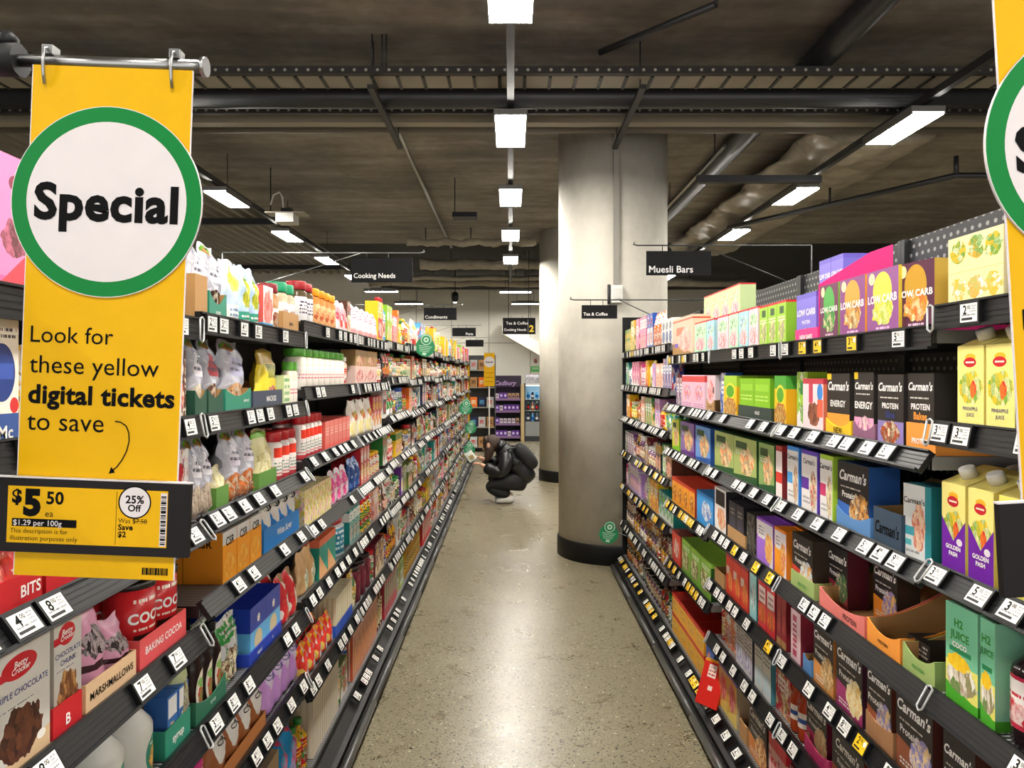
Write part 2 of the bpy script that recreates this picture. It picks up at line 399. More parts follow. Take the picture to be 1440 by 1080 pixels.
mb = MB().box(-6, 8, 0, 0.2, 0.0, 0.004); mb.box(-6, 8, 0.0, 0.004, 0, 0.05); mb.box(-6, 8, 0.196, 0.2, 0, 0.05)
x = -6
while x < 8: mb.box(x, x + 0.02, 0.0, 0.2, -0.008, 0.0, 1); x += 0.16
mb.build('bed', [M_TRAY, M_PIPE], tr)
d2 = zy(137, 3.43)
tag(MB().tube([(-6, 0, 0), (8, 0, 0)], 0.075, 20).build('sprinkler_pipe', [M_PIPE], None, (0, d2, 3.43)), 'thick black pipe running across the aisle below the ceiling', 'pipe')
d3 = zy(155, 3.38)
tag(MB().box(-6, 8, 0, 0.045, 0, 0.045).build('strut_channel', [M_PERF], None, (0, d3, 3.36)), 'perforated dark strut channel crossing below the black pipe', 'strut')
d4 = zy(168, 3.44)
tag(MB().box(-6, 8, -0.05, 0.05, 0, 0.08).build('cable_duct', [M_PALE], None, (0, d4, 3.40)), 'pale square cable duct crossing just above the column head', 'duct')
d5 = zy(181, 3.47)
tag(MB().tube([(-6, 0, 0), (8, 0, 0)], 0.035, 14).build('water_pipe', [mat('dull_pipe', '6E685E', 0.5)], None, (0, d5, 3.47)), 'thin dull pipe crossing behind the pale cable duct', 'pipe')
for i, (xp, lab) in enumerate(((520, 'slotted hanger bracket under the struts on the baking side'), (905, 'slotted hanger bracket under the struts on the muesli side'))):
    X = (xp - VX) * d1 / FPX
    b_ = thing('hanger_bracket', lab, 'bracket', (X, d1 + 0.02, 3.322))
    m_ = MB().box(-0.02, 0.02, 0, 1.25, 0.0, 0.028); m_.build('slotted_bar', [M_PERF], b_)
    m_ = MB()
    for yy in (0.1, 1.15): m_.tube([(0, yy, 0.02), (0, yy, CZ - 3.323)], 0.005, 6)
    m_.build('threaded_rod', [M_DARK], b_)
# ducts and pipes along the aisle on the muesli side
mb = MB(); n = 36; pts = []; prof = []
for i in range(97):
    y = 6.0 + i * 0.0575; sag = 0.03 * sin(y * 9) + 0.02 * sin(y * 23)
    ring = []
    for k in range(n):
        an = 2 * pi * k / n
        rx = 0.52 + 0.025 * sin(5 * an + y * 5) + 0.012 * sin(11 * an + y * 17); rz = 0.115 + 0.014 * sin(7 * an + y * 6) + 0.01 * sin(9 * an - y * 15) + sag * 0.6 * (sin(an) < 0)
        if i % 24 == 0: rx *= 0.95; rz *= 0.86
        pts.append((rx * cos(an), y, rz * sin(an)))
F = [(i * n + k, (i + 1) * n + k, (i + 1) * n + (k + 1) % n, i * n + (k + 1) % n) for i in range(96) for k in range(n)]
mb.add(pts, F, 0, None, True); mb.add(pts[:n], [tuple(range(n))]); mb.add(pts[-n:], [tuple(range(n))[::-1]])
M_FOIL = mat_concrete('wrapped_foil', [(0.3, '7A7264'), (0.5, 'A69D8C'), (0.7, 'CFC7B6')], 2.0, 0.4)
tag(mb.build('wrapped_duct', [M_FOIL], None, (2.95, 0, 3.5)), 'wide foil wrapped air duct running beside the column near the ceiling', 'duct')
tag(MB().tube([(0, -1, 0), (0, 11.9, 0)], 0.085, 18).build('air_pipe', [M_PIPE], None, (1.98, 0, 3.572)), 'thick dark pipe running lengthwise near the column top', 'pipe')
sc_ = tag(MB().tube([(0, 6.1, 0.06), (0, 11.9, 0.06)], 0.018, 8).build('steel_conduit', [M_STEEL], None, (1.75, 0, 3.36)), 'thin bright conduit running lengthwise below the dark pipe', 'conduit')
hb = MB()
for yy in (6.4, 8.2, 10.0, 11.6): hb.tube([(0, yy, 0.06), (0, yy, 0.299)], 0.005, 6)
hb.build('hanger', [M_DARK], sc_)
tag(MB().tube([(0, 6.0, 0), (0, 12.0, 0)], 0.02, 8).build('steel_conduit', [M_STEEL], None, (-0.95, 0, 3.6)), 'thin pale conduit running lengthwise under the slab on the baking side', 'conduit')
tag(MB().box(-0.53, 0.53, 0, 0.06, 0, 0.06).build('support_beam', [M_DARK], None, (2.12, zy(256, 3.19), 3.19)), 'dark support beam below the foil wrapped duct', 'beam')
for i, (yp, r, m_) in enumerate(((341, 0.05, M_FOIL), (372, 0.09, M_FOIL), (391, 0.05, M_TRAY), (398, 0.08, M_FOIL))):
    z = (3.45, 3.5, 3.45, 3.5)[i]; d = zy(yp, z)
    fx0, fx1 = ((-1.5, 0.36), (-1.6, 2.1), (-2.2, 2.4), (-3, 5))[i]; mb = MB(); pth = [(fx0 + (fx1 - fx0) / 37 * j, 0.02 * sin(j * 0.9 + i), 0.012 * sin(j * 0.7 + i * 2) + 0.006 * sin(j * 1.9)) for j in range(38)]
    mb.tube(pth, r, 12, rs=[r * (1 + 0.12 * sin(j * 0.8 + i) + 0.08 * sin(j * 2.3 + 2 * i)) for j in range(38)])
    fd = tag(mb.build('foil_duct', [m_], None, (0, d, z)), 'pale foil duct, %s of those across the black back ceiling' % ORD[i], 'duct', 'foil ducts under the black ceiling')
    hb = MB()
    for u in (0.15, 0.5, 0.85): hb.tube([(fx0 + (fx1 - fx0) * u, 0, 0.0), (fx0 + (fx1 - fx0) * u, 0, (3.659 if d < 12 else 3.719) - z)], 0.008, 6)
    hb.build('hanger', [M_DARK], fd)
for i, yp in enumerate((326, 386, 404)):
    z = 3.9; d = zy(yp, z)
    tag(MB().box(-9, -3.25, -0.04, 0.04, 0.12, 0.218).build('deck_beam', [M_DARK], None, (0, d, z)), 'dark steel beam, %s under the ribbed deck' % ORD[i], 'beam', 'beams under the ribbed deck')
m_ = MB().tube([(4.7, 0, 0), (3.6, 0, 0), (2.35, 2.2, 0)], 0.025, 10); m_.tube([(3.6, 0, 0.0), (3.6, 0, 0.16)], 0.02, 8); m_.tube([(3.0, 1.05, 0), (3.0, 1.05, 0.16)], 0.012, 8)
tag(m_.build('sprinkler_line', [M_PIPE], None, (0.1, 6.2, 3.205)), 'thin dark bent sprinkler pipe above the muesli shelves', 'pipe')
m_ = MB().tube([(0, 0, 0), (-0.55, 0.6, 0.0)], 0.02, 8); m_.tube([(0, 0, 0), (0, 0, 0.12)], 0.012, 8)
tag(m_.build('brace', [M_PIPE], None, (1.1, 4.0, 3.535)), 'short dark diagonal brace under the slab near the top edge', 'brace')
for i, xp in enumerate((513, 528, 534)):
    X = (xp - VX) * 4.4 / FPX; tag(MB().tube([(0, 0, 0), (0, 0, 0.24)], 0.006, 6).build('threaded_rod', [M_PIPE], None, (X, d1 + 0.0225, z0 + 0.0455)), '%s thin hanging rod at the strut over the baking side' % ORD[i], 'rod')
# projector-like unit and black hanging box
p = px(404, 302, 7.6)
pj = thing('ceiling_unit', 'white ceiling unit with side wings hanging from a black rod', 'ceiling unit', p)
MB().box(-0.09, 0.09, -0.1, 0.1, -0.09, 0.0).build('body', [M_WHITE], pj)
MB().box(-0.2, 0.2, -0.1, 0.1, 0.0, 0.012).build('mounting_plate', [M_TRAY], pj)
MB().box(-0.05, 0.05, -0.05, 0.05, 0.012, 0.06).build('junction_box', [M_BLACK], pj)
MB().tube([(-0.17, 0, 0.012), (-0.17, 0, CZ - p[2] - 0.001)], 0.006, 6).build('rod', [M_BLACK], pj)
MB().tube([(-0.17, 0, 0.1), (-0.14, 0, 0.2), (-0.08, 0, 0.23), (-0.05, 0, 0.18), (-0.04, 0, 0.06)], 0.009, 6).build('cable', [M_WHITE], pj)
p = px(654, 304, 8.0)
bx = thing('hanging_box', 'flat black box hanging on a thin rod near the lit panels', 'box', p)
MB().box(-0.13, 0.13, -0.1, 0.1, -0.025, 0.025).build('case', [M_BLACK], bx)
MB().tube([(-0.11, 0, 0.025), (-0.11, 0, CZ - p[2] - 0.001)], 0.006, 6).build('rod', [M_BLACK], bx)
p = px(640, 421, 15.6)
sp = thing('spotlight', 'small black spotlight pointing down before the back wall', 'spotlight', p)
MB().lathe([(0.04, -0.06), (0.07, 0.0), (0.07, 0.12), (0.03, 0.16)], 16).build('housing', [M_BLACK], sp)
MB().lathe([(0.035, -0.068), (0.035, -0.061)], 16).build('lens', [mat('spot_lens', 'FFFFFF', 0.3, emit=('FFF6E0', 25.0))], sp)
MB().tube([(0, 0, 0.16), (0, 0, 3.719 - p[2])], 0.01, 6).build('stem', [M_BLACK], sp)

# ---------------------------------------------------------------- gondola shelving
XR, XL, PITCH = 0.88, 0.71, 0.86
BAY0 = dict(R=0.70, L=0.844)
NBAY = dict(R=6, L=14)
def tops(side, k):
    if side == 'R':
        if k == 0: return [1.694, 1.456, 1.161, 0.90, 0.66, 0.424]
        if k in (1, 2): return [1.656, 1.39, 1.149, 0.894, 0.66, 0.424]
        if k == 3: return [1.656, 1.39, 1.149, 0.862, 0.545, None]
        return [1.726, 1.475, 1.233, 0.97, 0.71, 0.42]
    if k == 0: return [1.68, 1.46, 1.215, 0.98, 0.75, 0.528]
    if k == 1: return [1.695, 1.46, 1.226, 1.033, 0.749, 0.528]
    if k in (2, 3): return [1.738, 1.51, 1.262, 1.022, 0.78, 0.47]
    if k % 2: return [1.77, 1.52, 1.29, 1.03, 0.75, 0.45]
    return [1.75, 1.54, 1.31, 1.04, 0.76, 0.46]
BASE_Z = 0.14
DECK = 0.012
def deck_z(side, k, s): return BASE_Z if s == 6 else tops(side, k)[s] - DECK
def clear_h(side, k, s):
    if s == 0: return 0.30
    up = tops(side, k)[s - 1]
    if up is None: up = tops(side, k)[s - 2]
    return up - 0.052 - deck_z(side, k, s)
def dlim(side, k): a = BAY0[side] + k * PITCH; return a, a + PITCH
ROT = dict(R=-pi / 2, L=pi / 2); SGN = dict(R=1, L=-1); XF = dict(R=XR, L=-XL)

def mat_wire():
    M = bpy.data.materials.new('wire_deck'); t = NT(M); x, y, z = t.sep(t.obj())
    f = t.m('GREATER_THAN', t.m('FRACT', t.m('MULTIPLY', x, 75.0)), 0.42)
    t.put(t.b.inputs['Base Color'], t.mix(f, hexc('8A8B8C'), hexc('141415'))); t.b.inputs['Roughness'].default_value = 0.4
    return M
def mat_pegboard():
    M = bpy.data.materials.new('perforated_back'); t = NT(M); x, y, z = t.sep(t.obj())
    r = t.m('MULTIPLY', z, 36.0); odd = t.m('MULTIPLY', t.m('MODULO', t.m('FLOOR', r), 2.0), 0.5)
    fx = t.m('SUBTRACT', t.m('FRACT', t.m('ADD', t.m('MULTIPLY', x, 30.0), odd)), 0.5); fz = t.m('SUBTRACT', t.m('FRACT', r), 0.5)
    d = t.m('ADD', t.m('MULTIPLY', fx, fx), t.m('MULTIPLY', fz, fz)); h = t.m('LESS_THAN', d, 0.05)
    t.put(t.b.inputs['Base Color'], t.mix(h, hexc('26272A'), hexc('8E8E8A'))); t.b.inputs['Roughness'].default_value = 0.5  # hole dots painted pale for the light showing through them
    return M
M_WIRE = mat_wire(); M_PEG = mat_pegboard()
M_TKW = pack('ticket_face', 'F2F1EC', [('t', 0.55, 0.5, 0.95, 0.92, 3, '9A9A98'), ('r', 0.08, 0.1, 0.72, 0.24, '1A1A1C'), ('t', 0.08, 0.3, 0.9, 0.46, 1, '707070')], 0.4)
M_TKY = pack('ticket_face_yellow', 'F4C81A', [('t', 0.55, 0.5, 0.95, 0.92, 3, '5A4A10'), ('r', 0.08, 0.1, 0.6, 0.24, '1A1A1C'), ('e', 0.82, 0.72, 0.13, 0.2, 'F2F1EC')], 0.4)
_tk = {}
def ticket_mesh(kind, digit):
    k = (kind, digit)
    if k in _tk: return _tk[k]
    W, H = (0.062, 0.044) if kind != 's' else (0.046, 0.04)
    b = MB(); b.box(-W / 2, W / 2, 0, 0.008, -H / 2, H / 2, 0, False)
    q = 0.0045 if kind != 's' else 0.002
    b.add([(-W / 2 + q, -0.0004, -H / 2 + q), (W / 2 - q, -0.0004, -H / 2 + q), (W / 2 - q, -0.0004, H / 2 - q), (-W / 2 + q, -0.0004, H / 2 - q)], [(0, 1, 2, 3)], 1, [[(0.001, 0.001), (0.999, 0.001), (0.999, 0.999), (0.001, 0.999)]])
    b.text(digit, -W * 0.18, H * 0.14, H * 0.55, 2, -0.0008, 0.02)
    b.text('50' if digit in '57' else '00', W * 0.02, H * 0.24, H * 0.22, 2, -0.0008, 0.01)
    _tk[k] = b.mesh('price_ticket', [M_BLACK, M_TKY if kind == 'y' else M_TKW, M_INK]); return _tk[k]
def rail_mesh():
    b = MB(); h = PITCH / 2 - 0.002
    b.box(-h, h, 0.0, 0.012, -0.05, 0.0, 0, False); b.box(-h, h, -0.006, 0.0, -0.004, 0.0, 1, False); b.box(-h, h, -0.008, 0.0, -0.052, -0.046, 1, False)
    for z in (-0.016, -0.026, -0.036): b.box(-h, h, -0.0012, 0.0, z, z + 0.0022, 1, False)
    return b.mesh('ticket_rail', [M_RAIL, M_BLACK])
RAILM = rail_mesh()
def deck_mesh():
    b = MB(); h = PITCH / 2 - 0.002
    b.box(-h, h, 0.002, 0.40, -0.028, -0.0, 0, False)
    return b.mesh('shelf', [M_WIRE, M_BLACK])
DECKM = deck_mesh()
CLIPM = MB().tube([(0, -0.012, -0.004), (0, -0.012, -0.05), (0.012, -0.012, -0.056), (0.02, -0.012, -0.05), (0.02, -0.012, -0.004), (0.01, -0.012, 0.0), (0, -0.012, -0.004)], 0.0025, 6).mesh('rail_clip', [mat('clear_clip', 'B8BABC', 0.15)])
def tilt(z): return 0.0 if z > 1.6 else 0.2 if z > 1.42 else 0.62 if z > 1.0 else 0.5 if z > 0.8 else 0.45
BAYS = {}
SIDEN = dict(R='muesli', L='baking')
def bay(side, k):
    a, b_ = dlim(side, k); mid = (a + b_) / 2
    note = 'nearest to the yellow sign' if k == 0 else ('farthest, against the column' if side == 'R' and k == 5 else 'farthest of its row' if side == 'L' and k == 13 else '%s from the near end' % ORD[k])
    root = thing('shelf_bay', 'black shelving bay on the %s side, %s' % (SIDEN[side], note), 'shelving bay', (XF[side], mid, 0), (0, 0, ROT[side]), 'bays of the %s shelving' % SIDEN[side])
    h = PITCH / 2 - 0.001; topz = 1.985 if side == 'R' else 1.76
    MB().box(-h, h, 0.402, 0.42, 0.0, topz, 0, False).build('back_panel', [M_PEG if side == 'R' else M_DARK], root)
    m_ = MB(); m_.box(-h, -h + 0.02, 0.385, 0.4015, 0, topz, 0, False); m_.box(h - 0.02, h, 0.385, 0.4015, 0, topz, 0, False); m_.build('upright', [M_DARK], root)
    m_ = MB().prism([(0.40, 0.0), (0.40, 0.127), (0.002, 0.127), (-0.002, 0.112), (-0.04, 0.086), (-0.06, 0.082), (-0.066, 0.0)], -h, h, 0, 'x'); m_.build('plinth', [M_BLACK], root)
    m_ = MB().box(-h, h, 0.004, 0.40, 0.1275, BASE_Z, 0, False); bs = m_.build('base_shelf', [M_WIRE], root)
    m_ = MB().tube([(-h, -0.078, 0.045), (h, -0.078, 0.045)], 0.019, 12); m_.box(-h, h, -0.072, -0.0665, 0.0, 0.07, 1, False); m_.build('bumper_rail', [mat('bumper_grey', '4A4A48', 0.3), M_BLACK], root)
    if side == 'R' and k == 5: MB().box(-h - 0.02, -h - 0.002, 0.0, 0.42, 0.0, 2.0, 0, False).build('end_panel', [M_BLACK], root)
    if side == 'L' and k == 13: MB().box(h + 0.002, h + 0.02, 0.0, 0.42, 0.0, 1.8, 0, False).build('end_panel', [M_YEL], root)
    rr = random.Random(hash((side == 'R', k)) % 1000 + 5 * k)
    def tickets(parent, z, y0, ang, dens, s):
        x = -h + 0.05
        big = (a < 3.0)
        while x < h - 0.04:
            if rr.random() < dens:
                near_yel = side == 'R' and s in (0, 3, 4, 6)
                kind = 'y' if (near_yel and rr.random() < (0.55 if (k in (1, 3) and s == 0) or (k >= 3 and s > 2) else 0.12)) else ('b' if big else 's')
                o = link('price_ticket', ticket_mesh(kind, rr.choice('7238594')), parent)
                c = Vector((x, y0, z)) + 0.026 * Vector((0, -sin(ang), -cos(ang))) + 0.0095 * Vector((0, -cos(ang), sin(ang)))
                o.location = c; o.rotation_euler = (-ang, 0, 0)
            x += (0.14 if s == 6 else rr.choice((0.072, 0.09, 0.11, 0.14))) if big else rr.choice((0.052, 0.056, 0.075))
    for s, zt in enumerate(tops(side, k)):
        if zt is None: continue
        sh = link('shelf', DECKM, root, (0, 0, zt - DECK))
        ang = tilt(zt)
        rl = link('ticket_rail', RAILM, sh, (0, 0, DECK), (-ang, 0, 0))
        tickets(sh, DECK, 0, ang, 0.7, s)
        if a < 4.5:
            for xx in ((h - 0.024,) if side == 'L' else (-h + 0.004,)): link('rail_clip', CLIPM, sh, (xx, 0, DECK), (-ang, 0, 0))
    tickets(bs, 0.134, -0.004, 0.9, 0.62, 6)
    BAYS[side, k] = root
M_YEL = mat('sign_yellow', 'DDAA00', 0.5, spec=0.2)
for s_ in 'RL':
    for k in range(NBAY[s_]): bay(s_, k)

# ---------------------------------------------------------------- products: builders return (parts) = [(name, mesh)], first is the body
def P_box(w, h, d, m_, texts=(), name='box'):
    b = MB().box(-w / 2, w / 2, 0, d, 0, h, 0); inks = []
    near = [T for T in texts if T[0][0] == '<']; texts = [T for T in texts if T[0][0] != '<']
    for T in near:   # printed on the side panel that faces the near end of the baking shelves
        if T[4] not in inks: inks.append(T[4])
        b.text(T[0][1:], (T[1] - 0.5) * d, T[2] * h, T[3] * h, 1 + inks.index(T[4]), 0, T[5], T[6], width=d * 0.9, xf=lambda p: (-w / 2 - 0.0006, d / 2 - p[0], p[2]))
    for T in texts:
        s, u, v, sz, ink = T[:5]; bold = T[5] if len(T) > 5 else 0.0; sh = T[6] if len(T) > 6 else 0.0
        if ink not in inks: inks.append(ink)
        b.text(s, (u - 0.5) * w, v * h, sz * h, 1 + inks.index(ink), -0.0006, bold, sh, width=w * (T[7] if len(T) > 7 else 0.92))
    return [(name, b.mesh(name, [m_] + [INKS[i] for i in inks]))]
def P_pouch(w, h, d, m_, texts=(), name='pouch', seed=0, nx=8, nz=12, taper=0.0, crumple=0.006, flat=False):
    rr = random.Random(seed); ph = [rr.uniform(0, 6.28) for _ in range(6)]
    def pt(u, v, side):
        x = (2 * u - 1); prof = (1 - abs(x) ** 3.5) * (min(1.0, v * 7 + 0.55) if not flat else min(1, v * 8)) * min(1.0, max(0.0, (1 - v) * 2.2)) ** 0.8
        wv = w / 2 * (1 - taper * v)
        cr = crumple * (sin(u * 9 + ph[0] + v * 5) * sin(v * 13 + ph[1]) + 0.5 * sin(u * 21 + ph[2]) * sin(v * 25 + ph[3]))
        y = d / 2 + side * (d / 2 * prof) + cr * min(1, 4 * (1 - v))
        if side < 0: y = max(y, 0.0005)
        else: y = min(y, d)
        z = v * h + 0.004 * sin(x * 3 + ph[4]) * v
        return (wv * x, y, z)
    b = MB()
    for side in (-1, 1):
        P = [pt(i / nx, j / nz, side) for j in range(nz + 1) for i in range(nx + 1)]
        F = []; U = []
        for j in range(nz):
            for i in range(nx):
                q = (j * (nx + 1) + i, j * (nx + 1) + i + 1, (j + 1) * (nx + 1) + i + 1, (j + 1) * (nx + 1) + i)
                uu = [((0.001 + 0.998 * i / nx), j / nz), (0.001 + 0.998 * (i + 1) / nx, j / nz), (0.001 + 0.998 * (i + 1) / nx, (j + 1) / nz), (0.001 + 0.998 * i / nx, (j + 1) / nz)]
                if side > 0: q = q[::-1]; uu = [(a_ + 2, c_) for a_, c_ in uu[::-1]]
                F.append(q); U.append(uu)
        b.add(P, F, 0, U, True)
    n1 = nx + 1; off = (nz + 1) * n1      # close the bottom and edges
    for i in range(nx): b.f.append((i, off + i, off + i + 1, i + 1)); b.mi.append(0); b.sm.append(False); b.uv.append([(2.5, 0.1)] * 4)
    for j in range(nz):
        for e, fl in ((0, 0), (nx, 1)):
            q = (j * n1 + e, (j + 1) * n1 + e, off + (j + 1) * n1 + e, off + j * n1 + e)
            b.f.append(q if not fl else q[::-1]); b.mi.append(0); b.sm.append(False); b.uv.append([(2.5, 0.5)] * 4)
    inks = []
    for T in texts:
        s, u, v, sz, ink = T[:5]; bold = T[5] if len(T) > 5 else 0.0; sh = T[6] if len(T) > 6 else 0.0
        if ink not in inks: inks.append(ink)
        def xf(p, w=w, h=h):
            q = pt(min(1, max(0, p[0] / w + 0.5)), min(1, max(0, p[2] / h)), -1); return (p[0], q[1] - 0.0018, p[2])
        b.text(s, (u - 0.5) * w, v * h, sz * h, 1 + inks.index(ink), 0, bold, sh, width=w * 0.85, xf=xf)
    return [(name, b.mesh(name, [m_] + [INKS[i] for i in inks]))]
def P_jar(r, h, m_, lid, name='jar', lidh=0.2, n=16, rib=False):
    lh = h * lidh
    b = MB().lathe([(r * 0.93, 0.0), (r, 0.006), (r, h - lh - 0.012), (r * 0.82, h - lh - 0.002), (r * 0.78, h - lh)], n, 0, 0, r)
    l = MB().lathe([(r * 0.9, h - lh + 0.0005), (r * 0.92, h - lh + 0.003), (r * 0.92, h - 0.004), (r * 0.86, h)], n, 0, 0, r)
    return [(name, b.mesh(name, [m_])), ('lid', l.mesh('lid', [lid]))]
def P_bottle(r, h, m_, cap, name='bottle', neck=0.35, sh=0.72, caph=0.1, n=16, capr=None):
    ch = h * caph; hb = h - ch; cr = capr or r * neck * 1.25
    b = MB().lathe([(r * 0.9, 0.0), (r, 0.008), (r, hb * sh), (r * 0.93, hb * (sh + 0.06)), (r * (neck + 0.18), hb * (sh + (1 - sh) * 0.6)), (r * neck, hb * (sh + (1 - sh) * 0.85)), (r * neck, hb)], n, 0, 0, r)
    c_ = MB().lathe([(cr, hb + 0.0005), (cr, h - 0.003), (cr * 0.9, h)], n, 0, 0, r)
    return [(name, b.mesh(name, [m_])), ('cap', c_.mesh('cap', [cap]))]
def P_can(r, h, m_, rim, name='can', texts=(), n=24, lidm=None):
    b = MB().lathe([(r, 0.0), (r, h)], n, 0, 0, r)
    inks = []
    for T in texts:
        s, u, v, sz, ink = T[:5]; bold = T[5] if len(T) > 5 else 0.0
        if ink not in inks: inks.append(ink)
        def xf(p): 
            an = p[0] / r; return (r * 1.012 * sin(an), r - r * 1.012 * cos(an), p[2])
        b.text(s, (u - 0.5) * 3.14 * r, v * h, sz * h, 1 + inks.index(ink), 0, bold, 0, width=r * 2.3, xf=xf)
    l = MB().lathe([(r * 1.03, h - 0.008), (r * 1.04, h + 0.004), (r * 0.94, h + 0.006)], n, 0, 0, r)
    l.lathe([(r * 0.9, h + 0.0005), (r * 0.5, h + 0.001)], n, 0, 0, r)
    return [(name, b.mesh(name, [m_] + [INKS[i] for i in inks])), ('lid', l.mesh('lid', [rim]))]
def P_carton(w, h, d, m_, cap, texts=(), name='juice_carton', sl=0.035):
    b = MB(); P = [(-w / 2, 0, 0), (w / 2, 0, 0), (w / 2, d, 0), (-w / 2, d, 0), (-w / 2, 0, h - sl), (w / 2, 0, h - sl), (w / 2, d, h), (-w / 2, d, h)]
    a = [(0.001, 0), (0.999, 0), (0.999, 1), (0.001, 1)]
    U = [a, [(2 + x, y) for x, y in a], [(4 + x, y) for x, y in a], [(2 + x, y) for x, y in a], [(2.5, 0.95)] * 4, [(4.5, 4.5)] * 4]
    b.add(P, [(0, 1, 5, 4), (1, 2, 6, 5), (2, 3, 7, 6), (3, 0, 4, 7), (4, 5, 6, 7), (3, 2, 1, 0)], 0, U)
    inks = []
    for T in texts:
        s, u, v, sz, ink = T[:5]; bold = T[5] if len(T) > 5 else 0.0
        if ink not in inks: inks.append(ink)
        b.text(s, (u - 0.5) * w, v * h, sz * h, 1 + inks.index(ink), -0.0006, bold, 0, width=w * 0.88)
    c_ = MB().lathe([(0.016, 0.0), (0.016, 0.018), (0.014, 0.021)], 16, 0, 0, 0)
    cc = c_.mesh('cap', [cap])
    al = math.atan2(sl, d)
    cc.transform(Matrix.Translation((0, d * 0.4, h - sl * 0.6 + 0.0005)) @ Matrix.Rotation(al, 4, 'X'))
    return [(name, b.mesh(name, [m_] + [INKS[i] for i in inks])), ('cap', cc)]
def P_tray(w, d, hf, hb, outer, dip=0.0, texts=(), name='display_tray', t=0.003):
    """open shelf-ready carton: low front with a dip, sides curving up to the back"""
    b = MB(); n = 10
    def side_h(u): return hf + (hb - hf) * (max(0, (u - 0.12) / 0.88)) ** 1.5
    for sx in (-1, 1):
        x0, x1 = (-w / 2, -w / 2 + t) if sx < 0 else (w / 2 - t, w / 2)
        poly = [(0.0, 0.0), (d, 0.0)] + [(d * (1 - i / n), side_h(1 - i / n)) for i in range(n + 1)]
        k = len(b.f); b.prism(poly, x0, x1, 0, 'x'); ins = k + 1 if sx < 0 else k
        b.mi[ins] = 1
    front = [(-w / 2 + t, 0), (w / 2 - t, 0)] + [((w / 2 - t) * (1 - 2 * i / n), hf - dip * (1 - (1 - 2 * i / n) ** 2)) for i in range(n + 1)]
    k = len(b.f); b.prism(front, 0.0, t, 0, 'y'); b.mi[k + 1] = 1
    b.box(-w / 2 + t, w / 2 - t, d - t, d, 0, hb, 1, False); b.box(-w / 2 + t, w / 2 - t, t, d - t, 0, 0.0015, 1, False)
    inks = []
    for T in texts:
        s, u, v, sz, ink = T[:5]; bold = T[5] if len(T) > 5 else 0.0; sh = T[6] if len(T) > 6 else 0.0
        if ink not in inks: inks.append(ink)
        if len(T) > 7:   # on the near side wall
            b.text(s, (u) * d, v * hf, sz * hf, 2 + inks.index(ink), 0, bold, sh, width=d * 0.8, xf=lambda p: (w / 2 + 0.0006, p[0], p[2]))
        else: b.text(s, (u - 0.5) * w, v * hf, sz * hf, 2 + inks.index(ink), -0.0006, bold, sh, width=w * 0.85)
    return [(name, b.mesh(name, [outer, M_KRAFT] + [INKS[i] for i in inks]))]

# ---------------------------------------------------------------- placing and labelling
PLACED = []
SHELFN = ['top shelf', 'second shelf', 'third shelf', 'fourth shelf', 'fifth shelf', 'sixth shelf', 'base shelf']
CATS = {}
def place(parts, side, k, s, d, desc, cat, y=0.015, z=0.0, yaw=0.0, merge=False, row=0, lean=0.0, roll=0.0):
    """one product: a top-level thing with its parts, front face at depth d on shelf s of bay k"""
    X = XF[side] + SGN[side] * y
    zz = deck_z(side, k, s) + 0.0006 + z
    o = link(parts[0][0], parts[0][1], None, (X, d, zz), (lean, roll, ROT[side] + yaw))
    for nm, me in parts[1:]: link(nm, me, o)
    PLACED.append((o, side, k, s, d, desc, cat, row)); return o
BUSY = {}
def busy(side, k, s, d0, d1): BUSY.setdefault((side, k, s), []).append((min(d0, d1), max(d0, d1)))
def front_d(side, x, y=0.015): return FPX * (abs(XF[side]) + y) / abs(x - VX)
def bay_of(side, d): return max(0, min(NBAY[side] - 1, int((d - BAY0[side]) / PITCH)))
def hero(side, s, x0, x1, maker, desc, cat, n=1, y=0.015, yaw=0.0, rows=1, h=None, gap=0.003, z=0.0, stack=1, dep=None, k=None, mark=True, lean=0.0, roll=0.0):
    """a run of n packs whose fronts span picture columns x0..x1 in the photograph; maker(w) builds one pack of width w"""
    da, db = sorted((front_d(side, x0, y), front_d(side, x1, y)))
    if k is None: k = bay_of(side, (da + db) / 2)
    lo, hi = dlim(side, k); da = max(da, lo + 0.004); db = min(db, hi - 0.004)
    wd = (db - da) / n - gap
    parts = maker(wd)
    if mark: busy(side, k, s, da, db)
    top = max(v.co.z for v in parts[0][1].vertices) + z
    if s and top > clear_h(side, k, s): print('TOO TALL', desc, side, k, s, round(top, 3), round(clear_h(side, k, s), 3))
    for i in range(n):
        for r in range(rows):
            for q in range(stack):
                place(parts, side, k, s, da + (i + 0.5) * (wd + gap), desc, cat, y + r * ((dep or 0.1) + 0.004), z + q * ((h or 0.1) + 0.0008), yaw + RND.uniform(-0.012, 0.012) * (yaw != 0), row=r, lean=lean, roll=roll)
    return da, db, k
def finish_labels():
    cnt = {}
    for P in PLACED: cnt.setdefault((P[1], P[2], P[3], P[5], P[7]), []).append(P)
    WN = 'zero one two three four five six seven eight nine ten eleven twelve'.split()
    for (side, k, s, desc, row), L in cnt.items():
        L.sort(key=lambda P: (round(P[4], 3), P[0].location.z))
        for i, P in enumerate(L):
            lead = '' if len(L) == 1 else ORD[i] + ' '
            where = '%s of %s %s bay' % (SHELFN[s], ORD[k], SIDEN[side])
            beh = ' behind the front row' if row else ''
            lab = lead + desc + (' at back, ' if row else ', ') + where
            if len(lab.split()) > 16: print('LONG', lab)
            tag(P[0], lab, P[6], desc + ' packs on the ' + where if len(L) > 1 else None)

